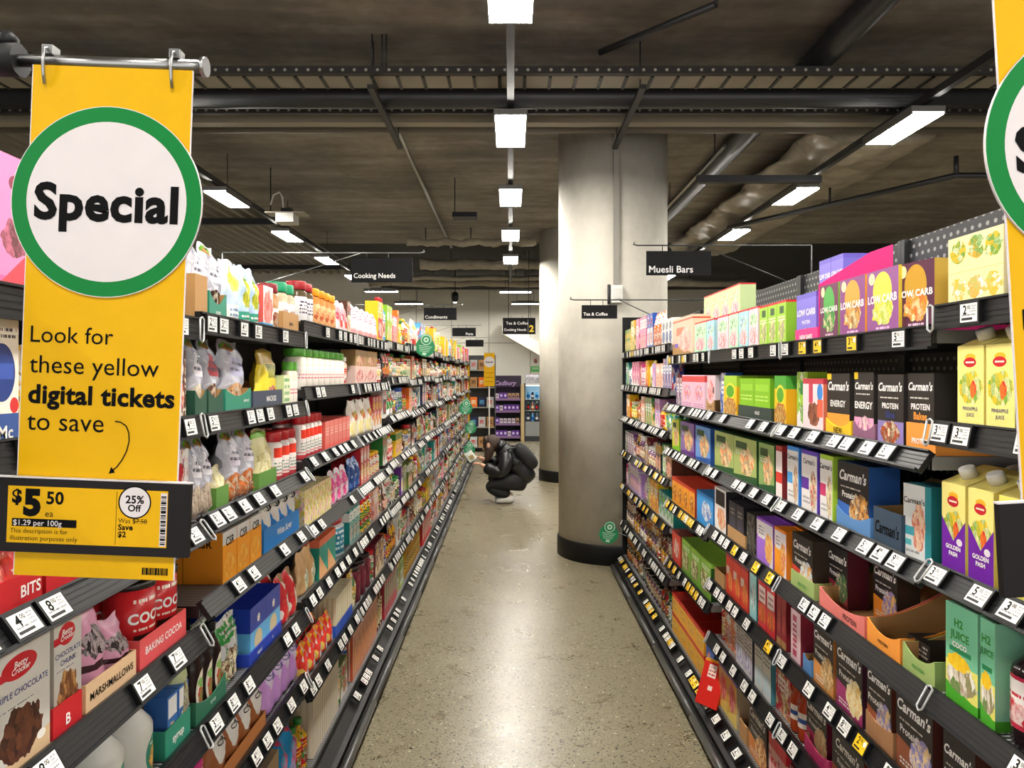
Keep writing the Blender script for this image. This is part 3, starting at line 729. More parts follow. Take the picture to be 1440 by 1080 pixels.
# ---------------------------------------------------------------- hero packs, muesli side
def BX(h, d, mn, base, layers=(), texts=(), side=None, top=None, name='snack_box', rough=0.38):
    return lambda w_: P_box(w_, h, d, pack(mn, base, layers, rough, side, top), texts, name)
def PO(h, d, mn, base, layers=(), texts=(), name='food_pouch', seed=1, taper=0.05, rough=0.25, bump=0.2, side=None, crumple=0.006):
    return lambda w_: P_pouch(w_, h, d, pack(mn, base, layers, rough, side, None, 0.0, bump), texts, name, seed, taper=taper, crumple=crumple)
def JR(h, mn, base, layers, lid, name='jar', lidh=0.2):
    return lambda w_: P_jar(w_ / 2, h, pack(mn, base, layers, 0.2), mat('lid_' + lid, lid, 0.35), name, lidh)
def CARM(mn, accent, fa, fb, sub='Protein', sub2='', side=None, ink='w', top=None, h=0.165, d=0.07, full=None):
    L = [('r', 0, 0, 1, 0.0, accent), ('g', 0.34, -0.1, accent), ('f', 0.7, 0.3, 0.3, 0.26, fa, fb, 11.0, 'F0DCB0'), ('t', 0.08, 0.6, 0.75, 0.64, 1, 'D8D4CC'), ('t', 0.1, 0.06, 0.5, 0.16, 2, 'E8E4DC')]
    T = [("Carman's", 0.5, 0.8, 0.21, 'w', 0.03, 0.25), (sub, 0.36, 0.51, 0.13, ink, 0.02)]
    if sub2: T.append((sub2, 0.42, 0.4, 0.12, ink, 0.02))
    return BX(h, d, mn, full or '211D1E', L, T, side or accent, top or side or accent, 'muesli_bar_box')
LC = lambda mn, base, blob, fa, side: BX(0.16, 0.1, mn, base, [('e', 0.5, 0.66, 0.3, 0.3, blob), ('f', 0.5, 0.36, 0.34, 0.2, blob, fa, 8.0, 'F4E8B0'), ('t', 0.3, 0.08, 0.72, 0.15, 1, 'E8C8E0'), ('e', 0.16, 0.88, 0.1, 0.09, 'F4E4B0')],
    [('LOW CARB', 0.5, 0.56, 0.17, 'w', 0.035)], side, base, 'protein_bar_box')

# top shelf
kid = lambda mn, a, b_: BX(0.155, 0.07, mn, a, [('b', 0.955, 1.0, 'D8262E'), ('f', 0.5, 0.7, 0.42, 0.16, b_, 'F4F4E8', 8.0, '6CBE5A'), ('f', 0.5, 0.32, 0.4, 0.2, 'F0E0E4', 'E05A78', 7.0, 'F4F0E0'), ('t', 0.2, 0.05, 0.8, 0.13, 1, '4A8A5A')], (), a, 'D8262E', 'kids_bar_box')
hero('R', 0, 946, 974, BX(0.205, 0.09, 'peach_box', 'F6C9B0', [('b', 0.9, 0.94, 'E2583A'), ('r', 0.2, 0.55, 0.6, 0.75, 'F0876A'), ('g', 0.22, -0.3, 'B88A52'), ('f', 0.65, 0.4, 0.3, 0.3, 'F4DCD0', 'E8988A', 6.0), ('r', 0.1, 0.25, 0.3, 0.35, '7A5AC8')], (), 'F2D8C0', 'EFA088'), 'tall peach and white snack box', 'snack box')
for i, (a, b_) in enumerate(((977, 993), (994, 1008), (1009, 1024), (1025, 1038), (1039, 1052), (1053, 1066))):
    hero('R', 0, a, b_, kid('kids_%d' % (i % 3), ('C4ECCC', 'AFE0EA', 'F4D4DE')[i % 3], ('5ABE6A', '4AA8D0', '78C878')[i % 3]), ('pale mint kids bar box with red edge', 'pale blue kids bar box with red edge', 'pale pink kids bar box with red edge')[i % 3], 'kids bar box')
hero('R', 0, 990, 1062, kid('kids_4', 'CDE8A8', 'F0B84A'), 'pastel multi bar box stacked high', 'kids bar box', n=4, y=0.13, rows=1, stack=2, h=0.155, mark=False)
hero('R', 0, 1068, 1116, BX(0.15, 0.07, 'lime_box', 'A4D23A', [('b', 0.95, 1, 'D8262E'), ('f', 0.5, 0.35, 0.35, 0.3, 'E8E4A0', '78A82A', 7.0, 'D8A0B0'), ('r', 0.3, 0.72, 0.75, 0.88, '2E5A2A'), ('t', 0.1, 0.55, 0.9, 0.68, 2, 'F4F4E0')], (), '8CC02A', 'D8262E', 'kids_bar_box'), 'lime green kids bar box', 'kids bar box', n=3)
lav = BX(0.15, 0.1, 'lavender_box', '8478DA', [('b', 0.9, 1.0, '6F62CC'), ('t', 0.1, 0.1, 0.9, 0.3, 2, 'C8C4F4'), ('f', 0.5, 0.18, 0.3, 0.12, '5A3A8A', 'E0A0C0', 6.0)], [('LOW CARB', 0.5, 0.62, 0.2, 'w', 0.035), ('PROTEIN', 0.5, 0.42, 0.1, 'w', 0.02)], '7A70D4', '8A80E0', 'protein_bar_box')
M_HOT = mat('hot_pink_card', 'EC2E86', 0.5)
da, db, k = hero('R', 0, 1118, 1150, lambda w_: P_tray(w_, 0.2, 0.045, 0.19, M_HOT, 0.0, [('NEW BARS', 0.5, 0.45, 0.42, 'w', 0.03)]), 'hot pink card tray lettered new bars', 'display tray')
hero('R', 0, 1120, 1148, lav, 'lavender low carb bar box', 'protein bar box', y=0.021, z=0.003, mark=False, rows=2, dep=0.1)
for i, (a, b_, mn, base, blob, fa, sd, ds) in enumerate(((1153, 1179, 'lc_green', '6B2A50', '4FAE4A', '2E6A2A', '7AB84A', 'plum low carb box with green picture'), (1181, 1217, 'lc_orange', '8A3F84', 'F2A23A', '8A5A2A', 'F0A030', 'purple low carb box with orange picture'),
        (1219, 1264, 'lc_yellow', '8E4A8C', 'EEDC4A', 'A8C030', 'E2CC40', 'purple low carb box with yellow picture'))):
    hero('R', 0, a, b_, LC(mn, base, blob, fa, sd), ds, 'protein bar box', rows=1)
hero('R', 0, 1267, 1309, LC('lc_dark', '57243E', 'C8982A', 'E06A2A', 'C0A040'), 'dark plum low carb box leaning back', 'protein bar box', lean=0, roll=0.0, yaw=0.16, y=0.03)
hero('R', 0, 1152, 1222, lav, 'lavender low carb box stacked high', 'protein bar box', n=2, y=0.2, mark=False, stack=2, h=0.15)
pk_ = MB().prism([(0.0, 0), (0.215, 0), (0.215, 0.285), (0.15, 0.262), (0.0, 0.168)], -0.001, 0.001, 0, 'x').mesh('card_divider', [M_HOT])
hero('R', 0, 1150.2, 1152.8, lambda w_: [('card_divider', pk_)], 'hot pink card divider rising behind the boxes', 'card divider', y=0.016, mark=False)
hero('R', 0, 1312, 1316, lambda w_: [('card_divider', MB().prism([(0.0, 0), (0.3, 0), (0.3, 0.12), (0.0, 0.012)], -0.0015, 0.0015, 0, 'x').mesh('card_divider', [M_HOT]))], 'pink slanted card divider at shelf end', 'card divider')
hero('R', 0, 1333, 1412, BX(0.142, 0.2, 'can_multipack', 'F2E6A8', [('f', 0.2, 0.78, 0.15, 0.16, 'E8B82A', '5A9A3A', 9.0, 'F4E8C0'), ('f', 0.52, 0.8, 0.15, 0.16, 'F0A83A', '5A9A3A', 9.0, 'F4E8C0'), ('f', 0.83, 0.78, 0.15, 0.16, 'E8B82A', '5A9A3A', 9.0, 'F4E8C0'),
    ('f', 0.2, 0.26, 0.15, 0.16, 'F4F0E0', 'E8B82A', 9.0, 'B8C878'), ('f', 0.52, 0.26, 0.15, 0.16, 'F4F0E0', 'E8A83A', 9.0, 'B8C878'), ('f', 0.83, 0.26, 0.15, 0.16, 'F4F0E0', 'E8B82A', 9.0, 'B8C878'), ('r', 0, 0.495, 1, 0.505, 'D8C880')], (), 'F4EAB8', 'F0E4A8', 'can_multipack', 0.15), 'yellow shrink wrapped juice can multipack', 'multipack')
# second shelf
hero('R', 1, 959, 991, BX(0.17, 0.08, 'pink_kids', 'F2C4D8', [('b', 0.8, 0.97, 'E04A4A'), ('f', 0.5, 0.5, 0.3, 0.22, 'F0584A', 'F4D8D8', 8.0, 'B85AC8'), ('t', 0.1, 0.08, 0.9, 0.2, 2, 'B86AA8')], (), 'EFD0E0', 'E86A6A'), 'pink box with red top band', 'snack box', n=2)
hero('R', 1, 993, 1015, lambda w_: P_tray(w_, 0.2, 0.06, 0.14, M_KRAFT, 0.02, [('the nutty bar', 0.5, 0.5, 0.2, 'k', 0.01)]), 'plain kraft tray of pink packs', 'display tray')
hero('R', 1, 994.5, 1013.5, BX(0.165, 0.07, 'pink_pack2', 'F2CAD4', [('f', 0.45, 0.6, 0.35, 0.3, 'E84A4A', 'F4E0E0', 5.0), ('e', 0.8, 0.6, 0.1, 0.1, '3A3A3C')], (), 'E8D8DC'), 'pink box in kraft tray', 'snack box', y=0.02, z=0.003, mark=False, rows=2, dep=0.07)
oat = lambda mn, top_, pic: BX(0.168, 0.08, mn, 'F4C81E', [('b', 0.74, 1.0, top_), ('e', 0.5, 0.62, 0.36, 0.2, 'F4E23A'), ('e', 0.5, 0.62, 0.3, 0.15, '5AA82A'), ('f', 0.5, 0.22, 0.5, 0.24, pic, '8A5A22', 12.0, 'F4D890'), ('t', 0.2, 0.4, 0.8, 0.46, 1, 'B8401A')], (), 'F0B01A', top_, 'muesli_bar_box')
hero('R', 1, 1018, 1036, oat('oat_lime', 'A8D23A', 'E8A040'), 'lime and yellow oat bar box', 'muesli bar box', rows=2, dep=0.08)
M_DTRAY = mat('dark_green_card', '26382E', 0.6)
hero('R', 1, 1038, 1085, lambda w_: P_tray(w_, 0.2, 0.055, 0.09, M_DTRAY, 0.0, [('VALUE', 0.6, 0.6, 0.3, 'w', 0.02)]), 'dark green tray under lime boxes', 'display tray')
hero('R', 1, 1040, 1083, BX(0.155, 0.07, 'lime_plain', '86C21E', [('r', 0.1, 0.7, 0.9, 0.86, '9CD23A'), ('t', 0.1, 0.45, 0.9, 0.62, 2, 'C8E87A')], (), '6CAE1E', '7AB81E'), 'plain lime green bar box', 'snack box', n=2, y=0.021, z=0.003, mark=False, rows=2, dep=0.07)
hero('R', 1, 1089, 1125, oat('oat_green', '4FA83A', 'D89030'), 'yellow oat bar box with green top', 'muesli bar box', rows=2, dep=0.08)
hero('R', 1, 1129, 1158, BX(0.16, 0.06, 'choc_ball', 'F4DCE0', [('b', 0.9, 1, 'C83A4A'), ('f', 0.55, 0.34, 0.3, 0.22, '7A4030', 'A86848', 6.0, '5A2A1E'), ('r', 0.3, 0.55, 0.5, 0.9, 'C8405A'), ('e', 0.84, 0.75, 0.13, 0.16, '3A8AD8'), ('r', 0.72, 0.3, 0.98, 0.62, 'E8684A')], (), 'E87A5A'), 'white and pink chocolate ball box', 'snack box', rows=2, dep=0.06)
def two(mn, acc, low, t1, t2, i2):
    return BX(0.172, 0.08, mn, '27231F', [('r', 0, 0, 1, 0.36, low), ('f', 0.5, 0.2, 0.36, 0.15, acc, '7A4A2A', 8.0, 'F0E0C0'), ('t', 0.1, 0.66, 0.8, 0.7, 1, 'D8D4CC')], [("Carman's", 0.5, 0.83, 0.19, 'w', 0.03, 0.25), (t1, 0.5, 0.57, 0.105, 'w', 0.03), (t2, 0.5, 0.45, 0.13, i2, 0.03)], '232022', '2A2624', 'muesli_bar_box')
M_YTRAY = mat('yellow_card', 'F2C41C', 0.6); M_PTRAY = mat('mauve_card', '8A5A78', 0.6)
hero('R', 1, 1161, 1197, lambda w_: P_tray(w_, 0.2, 0.05, 0.13, M_YTRAY, 0.02, [('NEW', 0.5, 0.4, 0.45, 'k', 0.02)]), 'yellow card tray lettered new', 'display tray')
hero('R', 1, 1163, 1195, BX(0.172, 0.08, 'carm_energy', '27231F', [('r', 0, 0, 1, 0.36, 'F29A3A'), ('f', 0.5, 0.2, 0.4, 0.15, 'F0642A', 'F6D8A0', 8.0), ('t', 0.1, 0.66, 0.8, 0.7, 1, 'D8D4CC'), ('g', 0.95, 0.5, '27231F'), ('r', 0, 0.9, 0.2, 1, 'F2C41C'), ('r', 0, 0, 1, 0.36, 'F0A03A')], [("Carman's", 0.52, 0.8, 0.19, 'w', 0.03, 0.25), ('ENERGY', 0.5, 0.52, 0.14, 'w', 0.03)], '2A2624', '2A2624', 'muesli_bar_box'), 'black energy bar box with orange base', 'muesli bar box', y=0.02, z=0.003, mark=False, rows=2, dep=0.08)
hero('R', 1, 1199, 1231, lambda w_: P_tray(w_, 0.2, 0.05, 0.13, M_PTRAY, 0.02, [('C', 0.4, 0.4, 0.9, 'k', 0.02, 0.25, 1)]), 'mauve card tray of bar boxes', 'display tray')
hero('R', 1, 1201, 1229, BX(0.175, 0.08, 'carm_energy_pink', '27231F', [('r', 0, 0, 1, 0.34, 'F0A0C4'), ('f', 0.55, 0.2, 0.35, 0.15, 'B84A9A', 'F4E4D0', 8.0), ('t', 0.1, 0.66, 0.8, 0.7, 1, 'D8D4CC'), ('r', 0, 0.9, 0.2, 1, 'F2C41C')], [("Carman's", 0.52, 0.8, 0.19, 'w', 0.03, 0.25), ('ENERGY', 0.5, 0.52, 0.14, 'w', 0.03)], '2A2624', '2A2624', 'muesli_bar_box'), 'black energy bar box with pink base', 'muesli bar box', y=0.02, z=0.003, mark=False, rows=2, dep=0.08)
hero('R', 1, 1234, 1271, two('carm_slice', 'B84A2A', '8C7CB8', 'PROTEIN', 'Slice', 'b'), 'black protein slice box with violet base', 'muesli bar box', rows=2, dep=0.08)
M_OTRAY = mat('orange_card', 'F0983A', 0.6)
hero('R', 1, 1274, 1316, lambda w_: P_tray(w_, 0.2, 0.065, 0.075, M_OTRAY, 0.0, [('PROTEIN', 0.5, 0.4, 0.26, 'w', 0.02)]), 'orange card tray at the shelf end', 'display tray')
hero('R', 1, 1276, 1314, two('carm_bakes', 'F0A040', 'F0A848', 'PROTEIN', 'Bakes', 'o'), 'black protein bakes box', 'muesli bar box', y=0.021, z=0.003, mark=False, rows=2, dep=0.08)
juice = lambda mn, low, i: (lambda w_: P_carton(w_, 0.215 if low else 0.197, 0.085, pack(mn, 'F4E88A', ([('w', 0.36, -0.5 if False else 0.5, '6E1FA0')] if low else []) + [('f', 0.5, 0.5, 0.42, 0.2, 'F2C832', '6CA83A', 6.0, 'F4E8B0'), ('f', 0.6, 0.48, 0.12, 0.1, 'D83A2A', 'F08A2A', 5.0), ('e', 0.5, 0.86, 0.2, 0.045, 'F2B428'), ('e', 0.48, 0.8, 0.24, 0.06, 'C8222E'), ('r', 0.32, 0.79, 0.64, 0.81, 'F4E4D0')] + ([('w', 0.36, 0.5, '6E1FA0'), ('e', 0.75, 0.36, 0.12, 0.04, 'E8DCE8')] if low else []), 0.25, 'EADB78', 'F4F0D8'), M_WHITE,
    [('GOLDEN', 0.5, 0.24, 0.055, 'w', 0.03), ('PASH', 0.5, 0.18, 0.055, 'w', 0.03)] if low else [('PINEAPPLE', 0.5, 0.2, 0.05, 'b', 0.01), ('JUICE', 0.5, 0.14, 0.05, 'b', 0.01)]))
hero('R', 1, 1346, 1384, juice('pineapple_carton', False, 0), 'tall pineapple juice carton', 'juice carton', rows=2, dep=0.09)
hero('R', 1, 1386, 1428, juice('pineapple_carton', False, 1), 'tall pineapple juice carton', 'juice carton', rows=2, dep=0.09)
# third shelf
nut = lambda mn, a, b_: BX(0.17, 0.06, mn, a, [('f', 0.6, 0.5, 0.3, 0.34, 'E88A4A', 'F4E0B0', 7.0, '8A5A2A'), ('r', 0.1, 0.74, 0.6, 0.9, '2A4A1E'), ('g', 0.16, 0.1, b_), ('t', 0.1, 0.6, 0.55, 0.7, 2, 'F0F0E0')], (), b_, b_)
hero('R', 2, 941, 955, nut('nut_y', 'D8D84A', '8AC82A'), 'yellow and lime nut bar box', 'snack box')
hero('R', 2, 957, 976, nut('nut_p', '8A6AA8', '6A3A8A'), 'mauve nut bar box', 'snack box')
hero('R', 2, 978, 999, nut('nut_b', '6A9AD8', '2A5AA8'), 'blue nut bar box', 'snack box')
hero('R', 2, 1002, 1064, nut('nut_g', 'A8B86A', '2E5A2E'), 'green nut bar box with carrot picture', 'snack box', n=2, rows=2, dep=0.06)
hero('R', 2, 1067, 1089, nut('nut_h', '8AA860', '2A5A32'), 'dark green nut bar box', 'snack box', rows=2, dep=0.06)
hero('R', 2, 1091, 1100, BX(0.175, 0.06, 'red_white', 'F0E4E0', [('r', 0, 0.3, 1, 0.5, 'D83A2A'), ('b', 0.9, 1, 'A82A2A')], (), '8A2A2A', 'A83A32'), 'narrow white and red bar box', 'snack box', rows=2, dep=0.06)
cw = lambda mn, top_, acc, fa: BX(0.185, 0.06, mn, 'E8E4E2', [('b', 0.93, 1, top_), ('r', 0, 0.36, 0.45, 0.55, acc), ('f', 0.7, 0.36, 0.2, 0.32, fa, 'E8D8B8', 9.0, '7A4A2A'), ('t', 0.1, 0.12, 0.5, 0.26, 2, '8A8A90'), ('r', 0.92, 0, 1, 1, top_)], [("Carman's", 0.46, 0.82, 0.12, 'k', 0.01)], top_, top_, 'muesli_bar_box')
hero('R', 2, 1102, 1124, cw('cw_blue', '3A8AD8', '4A9AD8', 'C87A4A'), 'white bar box with blue edge', 'muesli bar box', rows=2, dep=0.06)
hero('R', 2, 1127, 1151, cw('cw_purple', '5A38B0', '5A2A98', 'C83A3A'), 'white bar box with purple edge', 'muesli bar box', rows=2, dep=0.06)
hero('R', 2, 1153, 1172, cw('cw_lime', 'A8CC3A', 'C83A6A', 'D8C88A'), 'white bar box with lime edge', 'muesli bar box', rows=2, dep=0.06)
M_BTRAY = mat('blue_card', '5A8AC0', 0.55); M_NTRAY = mat('slate_card', '2E4256', 0.6)
hero('R', 2, 1176, 1224, lambda w_: P_tray(w_, 0.26, 0.055, 0.13, M_BTRAY, 0.02, [("Carman's", 0.5, 0.6, 0.7, 'k', 0.02, 0.25, 1)]), 'blue card tray with one bar box', 'display tray')
hero('R', 2, 1179, 1221, CARM('carm_blue', '2E62B0', 'D89A4A', '6A3A22', side='2A5AA0', h=0.175, d=0.08), 'blue edged black protein bar box', 'muesli bar box', y=0.022, z=0.003, mark=False, yaw=0.02)
hero('R', 2, 1228, 1268, lambda w_: P_tray(w_, 0.3, 0.09, 0.15, M_NTRAY, 0.0, [("Carman's", 0.5, 0.5, 0.6, 'k', 0.02, 0.25)]), 'slate blue empty card tray', 'display tray')
hero('R', 2, 1274, 1306, BX(0.165, 0.07, 'teal_white', 'D8DCDC', [('r', 0.78, 0, 1, 1, '2A8A94'), ('f', 0.55, 0.42, 0.22, 0.34, 'C86A5A', 'E8D0B0', 8.0), ('r', 0, 0.3, 0.4, 0.42, '3A98A8'), ('r', 0, 0.16, 0.3, 0.24, '5AB8C0'), ('t', 0.1, 0.05, 0.6, 0.12, 1, '8A8A90')], [("Carman's", 0.4, 0.78, 0.11, 'k', 0.01)], '1E7A86', '3A8A94', 'muesli_bar_box'), 'teal and white bar box standing askew', 'muesli bar box', yaw=0.14, y=0.03)
hero('R', 2, 1324, 1358, juice('golden_carton', True, 0), 'purple and yellow juice carton', 'juice carton', rows=2, dep=0.09)
hero('R', 2, 1361, 1398, juice('golden_carton', True, 0), 'purple and yellow juice carton', 'juice carton', rows=2, dep=0.09)
hero('R', 2, 1404, 1442, (lambda w_: P_carton(w_, 0.215, 0.085, pack('apple_carton', 'F2E06A', [('f', 0.5, 0.45, 0.42, 0.25, 'D83A2A', 'F2C832', 6.0, '6CA83A'), ('e', 0.48, 0.8, 0.24, 0.06, 'C8222E')], 0.25, 'E8D878', 'F4F0D8'), M_WHITE, ())), 'yellow juice carton with red badge', 'juice carton', rows=1)
# fourth shelf
hero('R', 3, 944, 977, BX(0.14, 0.12, 'orange_tea', 'F0A02A', [('b', 0.86, 1, 'D8442A'), ('f', 0.5, 0.45, 0.36, 0.26, 'F4D24A', 'B8481A', 7.0, '8A2A1A'), ('t', 0.2, 0.1, 0.8, 0.18, 1, '8A2A1A')], (), 'A83A22', 'D8442A', 'bar_box'), 'orange and red bar box', 'bar box', n=4, rows=2, dep=0.12)
hero('R', 3, 980, 1003, BX(0.15, 0.08, 'bright_blue', '3A9AE0', [('f', 0.6, 0.5, 0.3, 0.3, 'E8F0F4', '2A5AB8', 6.0), ('b', 0.9, 1, '2A7AC8')], (), '2A7AC8', '3A8AD0', 'bar_box'), 'bright blue bar box', 'bar box', rows=2, dep=0.08)
hero('R', 3, 1005, 1021, BX(0.18, 0.07, 'mono_box', 'F0ECE8', [('r', 0.1, 0.6, 0.9, 0.95, '1A1A1C'), ('f', 0.6, 0.3, 0.35, 0.25, 'D8702A', 'E8D0B0', 6.0)], (), '2A2628', 'E0DCD8', 'bar_box'), 'white and black bar box', 'bar box', rows=2, dep=0.07)
hero('R', 3, 1023, 1048, lambda w_: P_tray(w_, 0.2, 0.05, 0.1, M_KRAFT, 0.0), 'kraft tray of dark boxes', 'display tray')
dk = BX(0.15, 0.08, 'dark_pair', '2A2830', [('r', 0.2, 0.2, 0.8, 0.6, '3A3A4A'), ('t', 0.2, 0.65, 0.8, 0.85, 2, 'A8A098')], (), '201E24', '2A2830', 'bar_box')
hero('R', 3, 1025, 1046, dk, 'dark bar box in kraft tray', 'bar box', n=2, y=0.02, z=0.003, mark=False)
hero('R', 3, 1050, 1061, BX(0.15, 0.08, 'dark_film', '34302E', [('p', 12, ['2A2624', '6A645E', '1E1A1A'], 0.5)], (), '2A2624', '3A3632', 'bar_box', 0.15), 'dark film wrapped bar box', 'bar box')
cc_ = lambda mn, a, b_, fa: BX(0.155, 0.06, mn, 'E8E0E8', [('r', 0, 0, 0.8, 0.6, a), ('r', 0.08, 0.55, 0.5, 0.9, 'F0E8E8'), ('f', 0.75, 0.4, 0.22, 0.34, fa, 'E8C878', 8.0), ('b', 0.94, 1, b_), ('t', 0.12, 0.62, 0.46, 0.84, 3, '6A5A7A')], (), b_, b_, 'muesli_bar_box')
hero('R', 3, 1064, 1087, cc_('purple_bar', 'A06AD0', '8A4AC0', 'E88A3A'), 'purple and white bar box', 'muesli bar box', rows=2, dep=0.06)
hero('R', 3, 1089, 1110, cc_('orange_bar', 'F29A1E', 'E8801E', 'D84A2A'), 'orange and white bar box', 'muesli bar box', rows=2, dep=0.06)
M_GTRAY = mat('pale_green_card', '9AB068', 0.6); M_OLIVE = mat('olive_card', '5A6038', 0.7)
hero('R', 3, 1112, 1145, lambda w_: P_tray(w_, 0.26, 0.05, 0.16, M_GTRAY, 0.0, [('PROTEIN', 0.5, 0.4, 0.3, 'g', 0.02), ('Carman', 0.5, 0.5, 0.6, 'k', 0.02, 0.25, 1)]), 'pale green card tray lettered protein', 'display tray')
hero('R', 3, 1114, 1143, CARM('carm_mix', 'C8382A', 'D89A4A', 'B8D0E0', side='3A2E22', h=0.165, d=0.07), 'black nut mix bar box', 'muesli bar box', y=0.021, z=0.003, mark=False, rows=2, dep=0.07)
M_PKTRAY = mat('salmon_card', 'E07A72', 0.6)
hero('R', 3, 1152, 1216, lambda w_: P_tray(w_, 0.28, 0.055, 0.17, M_PKTRAY, 0.02, [('PROTEIN', 0.7, 0.35, 0.35, 'k', 0.02)]), 'salmon pink card tray lettered protein', 'display tray')
hero('R', 3, 1164, 1192, CARM('carm_maroon', 'A82A48', '5A8A4A', '2A5A4A', side='5A1426', h=0.165, d=0.06), 'maroon edged black bar box', 'muesli bar box', y=0.07, z=0.003, mark=False)
hero('R', 3, 1219, 1266, lambda w_: P_tray(w_, 0.28, 0.06, 0.17, M_OTRAY, 0.02, [('PROTEIN', 0.5, 0.35, 0.2, 'k', 0.01)]), 'orange card tray holding one box', 'display tray')
hero('R', 3, 1228, 1262, CARM('carm_orange', 'E88A2A', 'F0C060', '7A6AC8', side='3A2A1E', h=0.165, d=0.06), 'black protein box in orange tray', 'muesli bar box', y=0.12, z=0.003, mark=False)
hero('R', 3, 1269, 1315, lambda w_: P_tray(w_, 0.28, 0.06, 0.17, M_GTRAY, 0.02, [('PROTEIN', 0.5, 0.35, 0.2, 'g', 0.01)]), 'pale green card tray with fallen box', 'display tray')
hero('R', 3, 1276, 1308, BX(0.06, 0.15, 'carm_lying', '26221F', [('b', 0.0, 0.3, '6AA84A'), ('t', 0.1, 0.4, 0.9, 0.9, 3, 'D8D4CC')], (), '26221F', '26221F', 'muesli_bar_box'), 'dark bar box lying in green tray', 'muesli bar box', y=0.05, z=0.003, mark=False)
h2 = lambda w_: P_bottle(w_ / 2, 0.2, pack('coconut_carton', '7AC8A0', [('b', 0.0, 0.16, '4AA82A'), ('r', 0, 0.16, 1, 0.44, 'E8E070'), ('f', 0.5, 0.28, 0.42, 0.14, 'F0ECE0', '6A4A2A', 5.0, '4A8A3A'), ('f', 0.4, 0.43, 0.3, 0.07, 'F4D02A', 'E8E070', 6.0), ('r', 0.15, 0.5, 0.85, 0.56, '2A8A5A')], 0.25, '8ACAA8'), mat('lid_mint', '8AD0AC', 0.4), 'juice_bottle', 0.85, 0.9, 0.06, 20, capr=w_ / 2 * 0.9)
hero('R', 3, 1331, 1374, BX(0.2, 0.07, 'coconut_carton', '7AC8A0', [('b', 0.0, 0.1, '4AA82A'), ('r', 0, 0.1, 1, 0.42, 'E8E070'), ('g', 0.14, -0.12, '4AA82A'), ('f', 0.5, 0.27, 0.45, 0.15, 'F0ECE0', 'A89070', 4.0, '4A8A3A'), ('f', 0.4, 0.43, 0.34, 0.08, 'F4D02A', 'F0B81E', 6.0), ('r', 0.12, 0.52, 0.8, 0.57, '2A8A5A')], [('H2', 0.42, 0.82, 0.11, 'g', 0.035), ('JUICE', 0.45, 0.7, 0.11, 'g', 0.035), ('COCO', 0.45, 0.6, 0.07, 'w', 0.03)], '8ACAA8', '9AD8B4', 'coconut_juice_carton', 0.25), 'mint green coconut juice carton', 'juice carton', rows=1, yaw=0.05)
hero('R', 3, 1378, 1400, BX(0.2, 0.07, 'coconut_carton', '7AC8A0', (), [('H2', 0.42, 0.82, 0.11, 'g', 0.035), ('JUICE', 0.45, 0.7, 0.11, 'g', 0.035)], None, None, 'coconut_juice_carton'), 'mint green coconut juice carton', 'juice carton')
hero('R', 3, 1402, 1456, lambda w_: P_bottle(w_ / 2, 0.2, pack('pomegranate_bottle', '1C0A0E', [('r', 0, 0.22, 1, 0.72, 'F0E8E4'), ('r', 0, 0.69, 1, 0.73, 'C82A4A'), ('f', 0.4, 0.34, 0.35, 0.14, 'C8283A', 'F0E0DC', 5.0, 'E87A7A'), ('r', 0, 0.2, 1, 0.25, 'C82A4A'), ('t', 0.15, 0.5, 0.85, 0.57, 1, 'C83A4A')], 0.12), M_BLACK, 'juice_bottle', 0.4, 0.74, 0.12, 24), 'dark red juice bottle with white label', 'juice bottle')
# fifth shelf
hero('R', 4, 945, 957, BX(0.16, 0.08, 'red_hat', 'E04A3A', [('f', 0.5, 0.5, 0.3, 0.3, 'F0E0D0', 'C8202A', 6.0)], (), 'A83028', None, 'bar_box'), 'small red and white bar box', 'bar box')
hero('R', 4, 959, 1000, BX(0.17, 0.12, 'lime_tray_box', '7AB03A', [('f', 0.4, 0.4, 0.4, 0.3, 'D8E0B0', '8A5A2A', 6.0, '5A8A2A'), ('b', 0.88, 1, '9AD04A'), ('t', 0.15, 0.7, 0.85, 0.84, 2, 'F0F4E0')], (), '2E5A1E', '9AD04A', 'bar_box'), 'lime and dark green bar box', 'bar box', n=3, rows=2, dep=0.12)
hero('R', 4, 1003, 1018, lambda w_: P_tray(w_, 0.25, 0.06, 0.11, M_KRAFT, 0.0), 'empty plain kraft tray', 'display tray')
hero('R', 4, 1021, 1052, BX(0.165, 0.07, 'red_orange', 'E0402E', [('r', 0.06, 0.5, 0.5, 0.7, 'E8D0C0'), ('f', 0.6, 0.35, 0.3, 0.25, 'F0A03A', 'C82A2A', 7.0), ('b', 0.92, 1, 'A8283A')], (), 'C8342E', 'B83A3A', 'bar_box'), 'bright red bar box', 'bar box', n=3, rows=2, dep=0.07)
hero('R', 4, 1054, 1064, BX(0.165, 0.07, 'teal_bar', '9AD0D0', [('f', 0.5, 0.5, 0.3, 0.3, 'F0F0F0', '2A8A8A', 6.0)], (), '2A6A6A', '4A9090', 'bar_box'), 'pale teal bar box', 'bar box', rows=2, dep=0.07)
hero('R', 4, 1066, 1090, BX(0.165, 0.08, 'red_cherry', 'D8303A', [('r', 0.1, 0.55, 0.9, 0.9, 'F0E0DC'), ('f', 0.5, 0.3, 0.4, 0.2, 'E87A2A', '8A1A22', 7.0), ('t', 0.2, 0.6, 0.8, 0.84, 2, '8A2A3A')], (), '7A141E', '9A2A34', 'bar_box'), 'cherry red and white bar box', 'bar box', n=2, rows=2, dep=0.08)
